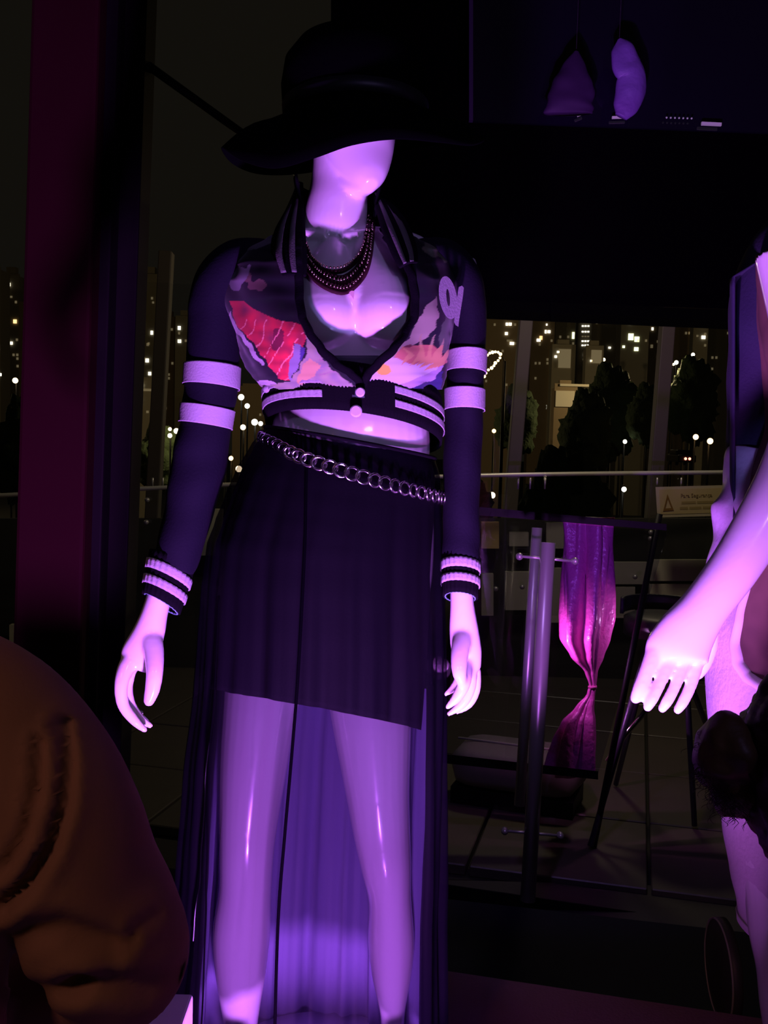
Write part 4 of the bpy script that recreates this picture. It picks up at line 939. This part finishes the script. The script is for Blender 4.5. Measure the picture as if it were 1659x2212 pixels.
# pinched pink cloth added in place of a reflection in the glass
pk = thing('pink_reflection_cloth', 'pinched pink cloth standing in for a reflection, behind the smoked glass', 'cloth', P(1250, 1670, 3.98))
DP = 3.88
PINK = mat('pink_reflection', (.80, .14, .48), .28, spec=.6, coat=.3, bump=(55, .5, .01), emit=0)
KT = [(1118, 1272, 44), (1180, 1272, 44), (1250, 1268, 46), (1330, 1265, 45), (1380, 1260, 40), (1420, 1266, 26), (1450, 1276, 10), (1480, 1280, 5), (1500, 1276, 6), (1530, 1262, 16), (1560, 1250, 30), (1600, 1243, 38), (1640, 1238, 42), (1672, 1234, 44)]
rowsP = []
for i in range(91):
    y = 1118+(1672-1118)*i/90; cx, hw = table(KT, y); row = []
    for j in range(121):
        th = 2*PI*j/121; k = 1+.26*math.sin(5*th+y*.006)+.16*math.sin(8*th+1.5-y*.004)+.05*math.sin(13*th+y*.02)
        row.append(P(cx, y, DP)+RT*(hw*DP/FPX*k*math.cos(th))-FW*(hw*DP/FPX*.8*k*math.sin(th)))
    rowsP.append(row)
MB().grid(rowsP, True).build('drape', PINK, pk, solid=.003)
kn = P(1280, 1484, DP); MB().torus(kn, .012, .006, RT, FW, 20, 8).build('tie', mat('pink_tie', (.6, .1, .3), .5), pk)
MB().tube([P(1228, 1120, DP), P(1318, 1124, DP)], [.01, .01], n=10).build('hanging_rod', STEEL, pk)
light('added_pink_glow', 'SPOT', P(1405, 1360, 3.83), P(1262, 1400, DP), 10, (1.0, .40, .85), .01, 150, .4)  # two unseen spots added to brighten the pink reflection shape
light('added_pink_glow', 'SPOT', P(1190, 1400, 3.80), P(1262, 1400, DP), 4, (1.0, .30, .9), .01, 150, .5)

# ================================================================== the city at night
GZ = -13.0
gr = MB().box((0, 330, GZ-.5), 1400, 640, 1).build('ground', mat('city_ground', (.02, .018, .015), .9), None, False); tag(gr, 'dark ground of the city below', kind='structure')
BW = [mat('tower_dark', (.16, .14, .10), .9), mat('tower_grey', (.30, .26, .18), .9), mat('tower_brown', (.26, .19, .11), .9)]
WL = {'w': mat('window_white', (1, .95, .8), .5, emit=2.2, ecol=(1, .95, .78)), 'y': mat('window_warm', (1, .7, .3), .5, emit=1.6, ecol=(1, .66, .28)), 'd': mat('window_dim', (.5, .42, .25), .5, emit=.10, ecol=(1, .8, .45)), 'g': mat('window_greenish', (.9, 1, .6), .5, emit=2.0, ecol=(.95, 1, .6))}
def tower(x0, x1, ytop, D, mi, label, wins=(), dim=0, cat='building'):
    a, b = P(x0, ytop, D), P(x1, ytop, D); wd = (b-a).length; top = a.z; cx = (a.x+b.x)/2; h = top-GZ; dep = wd*.8
    t = MB().box((cx, D+dep/2, GZ+h/2), wd, dep, h)
    t.box((cx, D+dep/2, top+h*.02), wd*.5, dep*.5, h*.05).box((cx, D+.3, top+.25), wd, .5, .5)
    root = thing('building', label, 'building', Vector((cx, D+dep/2, GZ)), 'city buildings'); t.build('block', BW[mi], root, False)
    px = D/FPX
    for (x, y, w_, h_, c) in wins:
        q = P(x, y, D); MB().box((q.x, D-.05, q.z), w_*px, .3, h_*px).build('window', WL[c], root, False)
    rng = random.Random(int(x0*7+ytop))
    nx = max(2, int((x1-x0)/9)); ny = dim
    for i in range(dim):
        x = x0+4+(x1-x0-8)*(rng.randrange(nx)+.5)/nx; y = ytop+8+rng.randrange(24)*8
        q = P(x, y, D); MB().box((q.x, D-.05, q.z), 4*px, .3, 5*px).build('window', WL['d'], root, False)
    return root
tower(-60, 12, 585, 210, 0, 'dark tower cut by the left edge of the frame', [(2, 755, 4, 7, 'w'), (5, 810, 7, 6, 'w')], 6)
tower(12, 52, 600, 250, 1, 'slim grey tower left of the maroon column', [(29, 619, 8, 7, 'w'), (15, 635, 5, 4, 'w'), (28, 636, 5, 4, 'd'), (34, 645, 5, 4, 'd'), (16, 695, 9, 8, 'y'), (41, 697, 7, 8, 'y'), (14, 744, 6, 5, 'y'), (31, 743, 7, 6, 'w')], 6)
tower(50, 92, 660, 230, 2, 'brown block partly hidden by the maroon column', [], 8)
tower(300, 352, 600, 240, 1, 'grey tower just right of the maroon column', [(311, 621, 7, 6, 'w'), (337, 657, 4, 4, 'd'), (333, 721, 5, 8, 'w'), (324, 746, 5, 6, 'd'), (322, 780, 7, 8, 'w'), (327, 808, 6, 7, 'w')], 8)
tower(352, 384, 690, 270, 2, 'brown slab between column and jacket sleeve', [], 10)
tower(384, 420, 690, 200, 0, 'dark tower behind the left jacket sleeve', [(392, 711, 6, 8, 'w'), (392, 739, 7, 7, 'w')], 4)
tower(300, 345, 828, 160, 1, 'low lit building below the grey tower by the column', [(308, 833, 8, 8, 'w'), (321, 843, 18, 5, 'd'), (303, 866, 6, 6, 'w'), (321, 890, 5, 5, 'd')], 0)
tower(505, 580, 840, 170, 2, 'brown building between left sleeve and striped waistband', [], 6)
tower(1040, 1118, 640, 180, 2, 'brown tower just right of the jacket sleeve', [(1092, 703, 5, 6, 'w'), (1099, 703, 6, 6, 'w'), (1091, 723, 6, 6, 'w'), (1103, 744, 9, 6, 'w'), (1098, 738, 12, 4, 'd')], 8)
tower(1146, 1196, 650, 220, 2, 'brown tower right of the first raked strut', [(1175, 719, 4, 7, 'w'), (1182, 719, 6, 6, 'w'), (1160, 737, 8, 6, 'w'), (1165, 732, 6, 8, 'y'), (1177, 704, 3, 4, 'w'), (1178, 690, 5, 10, 'd')], 8)
tower(1198, 1240, 650, 260, 1, 'grey tower with one tall lit stairwell window', [(1234, 727, 5, 14, 'g'), (1181+24, 760, 5, 4, 'w'), (1234, 744, 4, 5, 'd')], 8)
tower(1246, 1276, 640, 240, 0, 'dark tower with rows of small paired windows', [(x, y, 4, 3, 'w' if (x+y) % 3 else 'd') for x in (1254, 1260, 1266) for y in (697, 707, 719, 729, 739, 748)]+[(1259, 768, 4, 4, 'w'), (1257, 778, 4, 4, 'd')], 0)
tower(1276, 1340, 660, 280, 1, 'wide grey tower behind the dark trees', [(1309, 694, 5, 4, 'w'), (1312, 753, 5, 4, 'w')], 10)
tower(1338, 1398, 650, 200, 0, 'dark building with two bright yellowish floodlights', [(1357, 730, 11, 14, 'g'), (1370, 735, 10, 11, 'g'), (1369, 756, 9, 8, 'g'), (1342, 751, 5, 5, 'g'), (1355, 701, 4, 4, 'w')], 4)
tower(1398, 1432, 660, 260, 2, 'brown tower left of the second raked strut', [(1403, 713, 4, 6, 'w'), (1402, 750, 5, 7, 'd')], 6)
tower(1452, 1490, 650, 230, 2, 'brown tower right of the second raked strut', [(1480, 704, 4, 10, 'd')], 10)
tower(1492, 1524, 660, 210, 1, 'grey tower with two stacked bright windows', [(1512, 703, 7, 7, 'w'), (1512, 731, 8, 7, 'w'), (1499, 728, 4, 4, 'd')], 6)
tower(1524, 1600, 670, 260, 0, 'dark tower near the draped navy jacket', [(1565, 722, 5, 5, 'd')], 6)
tower(1262, 1300, 755, 150, 1, 'pale gabled house facade between the towers', [(1273, 781, 4, 4, 'w'), (1284, 772, 22, 28, 'd')], 0)
tower(1190, 1240, 752, 160, 1, 'pale low house left of the gabled facade', [(1182+20, 762, 5, 4, 'w'), (1187+10, 772, 5, 5, 'w'), (1216, 776, 26, 40, 'd')], 0)
tower(1196, 1245, 838, 120, 2, 'low tan building with lit roof strip', [(1240, 833, 66, 5, 'd'), (1218, 862, 40, 34, 'd')], 0)
# trees below the skyline
LEAF = mat('dark_foliage', (.05, .08, .03), .9, bump=(3, .6, .3)); BARK = mat('dark_bark', (.03, .022, .015), .9)
for (x, y, hw, D, lab) in ((1320, 850, 60, 100, 'large dark tree right of the tan low building'), (1270, 900, 55, 90, 'dark tree above the steel handrail'), (1500, 830, 55, 105, 'dark tree left of the draped navy jacket'), (1120, 880, 45, 110, 'dark tree at the first raked strut'), (1400, 870, 40, 95, 'dark tree at the second raked strut'), (60, 930, 70, 100, 'dark tree left of the maroon column'), (345, 960, 45, 125, 'dark tree between column and sleeve'), (1220, 1085, 110, 40, 'green bush below the handrail behind the glass'), (1000, 1090, 70, 42, 'green bush beside the jacket sleeve below the handrail')):
    c = P(x, y, D); r = hw*D/FPX; t = thing('tree', lab, 'tree', Vector((c.x, c.y, GZ)), 'trees outside')
    m_ = MB(); c = c-Z*r*.7; m_.ball(c, (r, r, r*1.6), 40, 30); v_ = [q+(q-c)*(.25*noise.noise((q-c)*(1.6/r))+.22*noise.noise((q-c)*(5/r))+.1*noise.noise((q-c)*(11/r))) for q in m_.v]; m_.v = v_; m_.build('crown', LEAF, t)
    MB().tube([Vector((c.x, c.y, GZ)), c], [r*.10, r*.06], n=8).build('trunk', BARK, t)
# street lamps
def lamp(x, y, D, r, col, e, label, halo=None):
    c = P(x, y, D); t = thing('street_lamp', label, 'street lamp', Vector((c.x, c.y+.3, GZ)), 'street lamps')
    MB().ball(c, r*D/FPX, 12, 8).build('globe', mat('globe_%d_%d' % (int(col[1]*100), int(e*10)), col, .5, emit=e, ecol=col), t)
    MB().tube([Vector((c.x, c.y+.3, GZ)), Vector((c.x, c.y+.3, c.z+.2))], [.12, .08], n=8).build('pole', BLACKMETAL, t)
    MB().tube([Vector((c.x, c.y+.3, c.z+.2)), c+Z*.15], [.06, .06], n=6).build('arm', BLACKMETAL, t)
OR, WA, WH = (1, .60, .24), (1, .78, .45), (1, .93, .72)
for q in ((33, 822, 120, 6, WA, 6, 'warm street lamp low at the left beside the column'), (22, 889, 110, 5, WH, 6, 'small street lamp lowest at the left edge'),
          (367, 927, 100, 4, WA, 5, 'upper street lamp left of the sleeve'), (367, 941, 98, 5, WA, 6, 'lower street lamp left of the sleeve'), (381, 931, 102, 6, WA, 6, 'bright street lamp touching the sleeve'), (391, 929, 104, 5, WA, 6, 'street lamp half behind the sleeve'),
          (521, 858, 100, 6.5, WH, 6, 'topmost street lamp between sleeve and waistband'), (534, 877, 98, 5.5, WH, 6, 'second street lamp between sleeve and waistband'), (550, 912, 92, 7, WH, 6, 'bright street lamp beside the striped waistband'), (563, 915, 93, 5, WH, 6, 'small street lamp touching the striped waistband'), (525, 923, 90, 6, WA, 6, 'street lamp next to the left sleeve'),
          (499, 990, 80, 5, OR, 6, 'orange street lamp over the hip'), (486, 1000, 80, 4, WA, 5, 'small street lamp over the hip near the sleeve'), (516, 1013, 78, 7, WA, 7, 'large street lamp touching the hip'),
          (1067, 931, 100, 4.5, OR, 5, 'orange street lamp right of the right sleeve'), (1123, 941, 120, 2.5, WH, 3, 'faint far street lamp near the first strut'), (1350, 954, 95, 4.5, WH, 6, 'white street lamp over the handrail'), (1503, 944, 85, 6, OR, 7, 'left orange street lamp near the draped jacket'), (1534, 953, 84, 6.5, OR, 7, 'right orange street lamp near the draped jacket'),
          (1063, 1070, 60, 7, WA, 7, 'warm lamp below the handrail by the sleeve'), (1348, 1057, 60, 5.5, WH, 7, 'white lamp below the handrail at mid glass'), (1345, 829, 140, 5, WH, 6, 'upper white lamp among the dark trees'), (1346, 844, 139, 4.5, WH, 6, 'lower left white lamp among the dark trees'), (1351, 847, 146, 4.5, WH, 6, 'lower right white lamp among the dark trees'),
          (1461, 783, 180, 4.5, WH, 6, 'leftmost lamp in the row right of the second strut'), (1455, 787, 181, 3, WA, 3, 'faint lamp in the row right of the second strut'), (1483, 787, 182, 4.5, WH, 6, 'third lamp in the row right of the second strut'), (1493, 787, 183, 5.5, WH, 6, 'brightest lamp in the row right of the second strut'), (1497, 766, 190, 4, WH, 5, 'single lamp above the row right of the second strut'),
          (1304, 777, 170, 4, WA, 5, 'lamp beside the gabled house')):
    lamp(*q)
# car tail lights on the road
cr_ = thing('car', 'far car showing two red tail lights above the handrail', 'car', Vector((P(1485, 991, 95).x, 96.5, GZ)))
cq = P(1485, 991, 95)
MB().box((cq.x, 97.2, cq.z), 1.7, 4, .7).box((cq.x, 97.4, cq.z+.55), 1.5, 2.2, .5).build('bodywork', BLACKMETAL, cr_, False, bevel=.12)
for dx in (-.19, .19): MB().ball(Vector((cq.x+dx, 95.1, cq.z)), .13, 10, 6).build('tail_light', mat('tail_light', (1, .12, .06), .4, emit=5, ecol=(1, .25, .16)), cr_)
for dx in (-.7, .7):
    for dy in (96.2, 98.4): MB().tube([Vector((cq.x+dx-.1, dy, cq.z-.35)), Vector((cq.x+dx+.1, dy, cq.z-.35))], [.32, .32], ref=Z, n=16).build('wheel', BLACKMETAL, cr_)
# festoon of amber bulbs
fs = thing('festoon_lights', 'curved string of amber bulbs right of the right sleeve', 'string lights', P(1065, 815, 75))
fp = [(1046, 813), (1050, 806), (1055, 799), (1062, 795), (1053, 767), (1058, 763), (1064, 761), (1070, 760), (1076, 761), (1081, 765), (1080, 773), (1076, 779), (1070, 784), (1067, 790)]
MB().tube([P(x, y, 75.1) for x, y in fp], [.03]*len(fp), n=6).build('cable', BLACKMETAL, fs)
for k, (x, y) in enumerate(fp): MB().ball(P(x, y, 75), .10 if k % 3 else .13, 8, 6).build('bulb', mat('amber_bulb', (1, .62, .25), .5, emit=5, ecol=(1, .62, .26)), fs)
MB().tube([P(1090, 780, 75.3), Vector((P(1090, 780, 75.3).x, P(1090, 780, 75.3).y, GZ))], [.12, .15], n=8).build('mast', BLACKMETAL, fs)
MB().tube([P(1081, 765, 75.1), P(1090, 780, 75.3)], [.04, .04], n=6).build('hook', BLACKMETAL, fs)

for q in ((-70, 150, 14), (-20, 120, 8), (30, 110, 10), (60, 150, 14)):
    light('city_fill_glow', 'POINT', q, (0, 0, 0), 5000, (1.0, .74, .38), .6)  # unseen point lights added to brighten the building fronts
# violet cloth shapes added in place of reflections in the upper glass panel
VC = mat('violet_reflection', (.16, .09, .30), .5, bump=(30, .4, .01))
def hang(pr_, label):
    t = thing('violet_reflection_cloth', label, 'cloth', P(pr_[0][0], pr_[-1][1], 3.0), 'violet reflection shapes')
    pp, rr = pts(pr_, 8, 3.0); MB().tube(pp, rr, n=24, wob=lambda t_, th: .25*noise.noise(Vector((math.cos(th), math.sin(th), t_*5+pr_[0][0])))).build('drape', VC if pr_[0][0] > 1300 else mat('plum_reflection', (.03, .012, .05), .7), t)
    MB().tube([pp[0], pp[0]+Z*.6], [.001, .001], n=6).build('cord', BLACKMETAL, t)
hang([(1338, 84, 0, 4, 4), (1345, 105, 0, 24, 14), (1352, 140, 0, 32, 18), (1366, 165, 0, 30, 18), (1360, 200, 0, 34, 16), (1350, 235, 0, 26, 12), (1342, 252, 0, 14, 8)], 'bright violet cloth standing in for a reflection in the upper right glass panel')
hang([(1245, 110, 0, 4, 4), (1240, 150, 0, 30, 14), (1235, 190, 0, 46, 18), (1232, 225, 0, 52, 18), (1232, 246, 0, 50, 14)], 'dim plum cloth standing in for a reflection left of the bright violet one')
light('added_violet_glow', 'SPOT', P(1420, 40, 2.5), P(1360, 150, 3.0), 1.0, (.5, .3, 1.0), .02, 26, .7)  # unseen spot added to light the violet reflection shapes
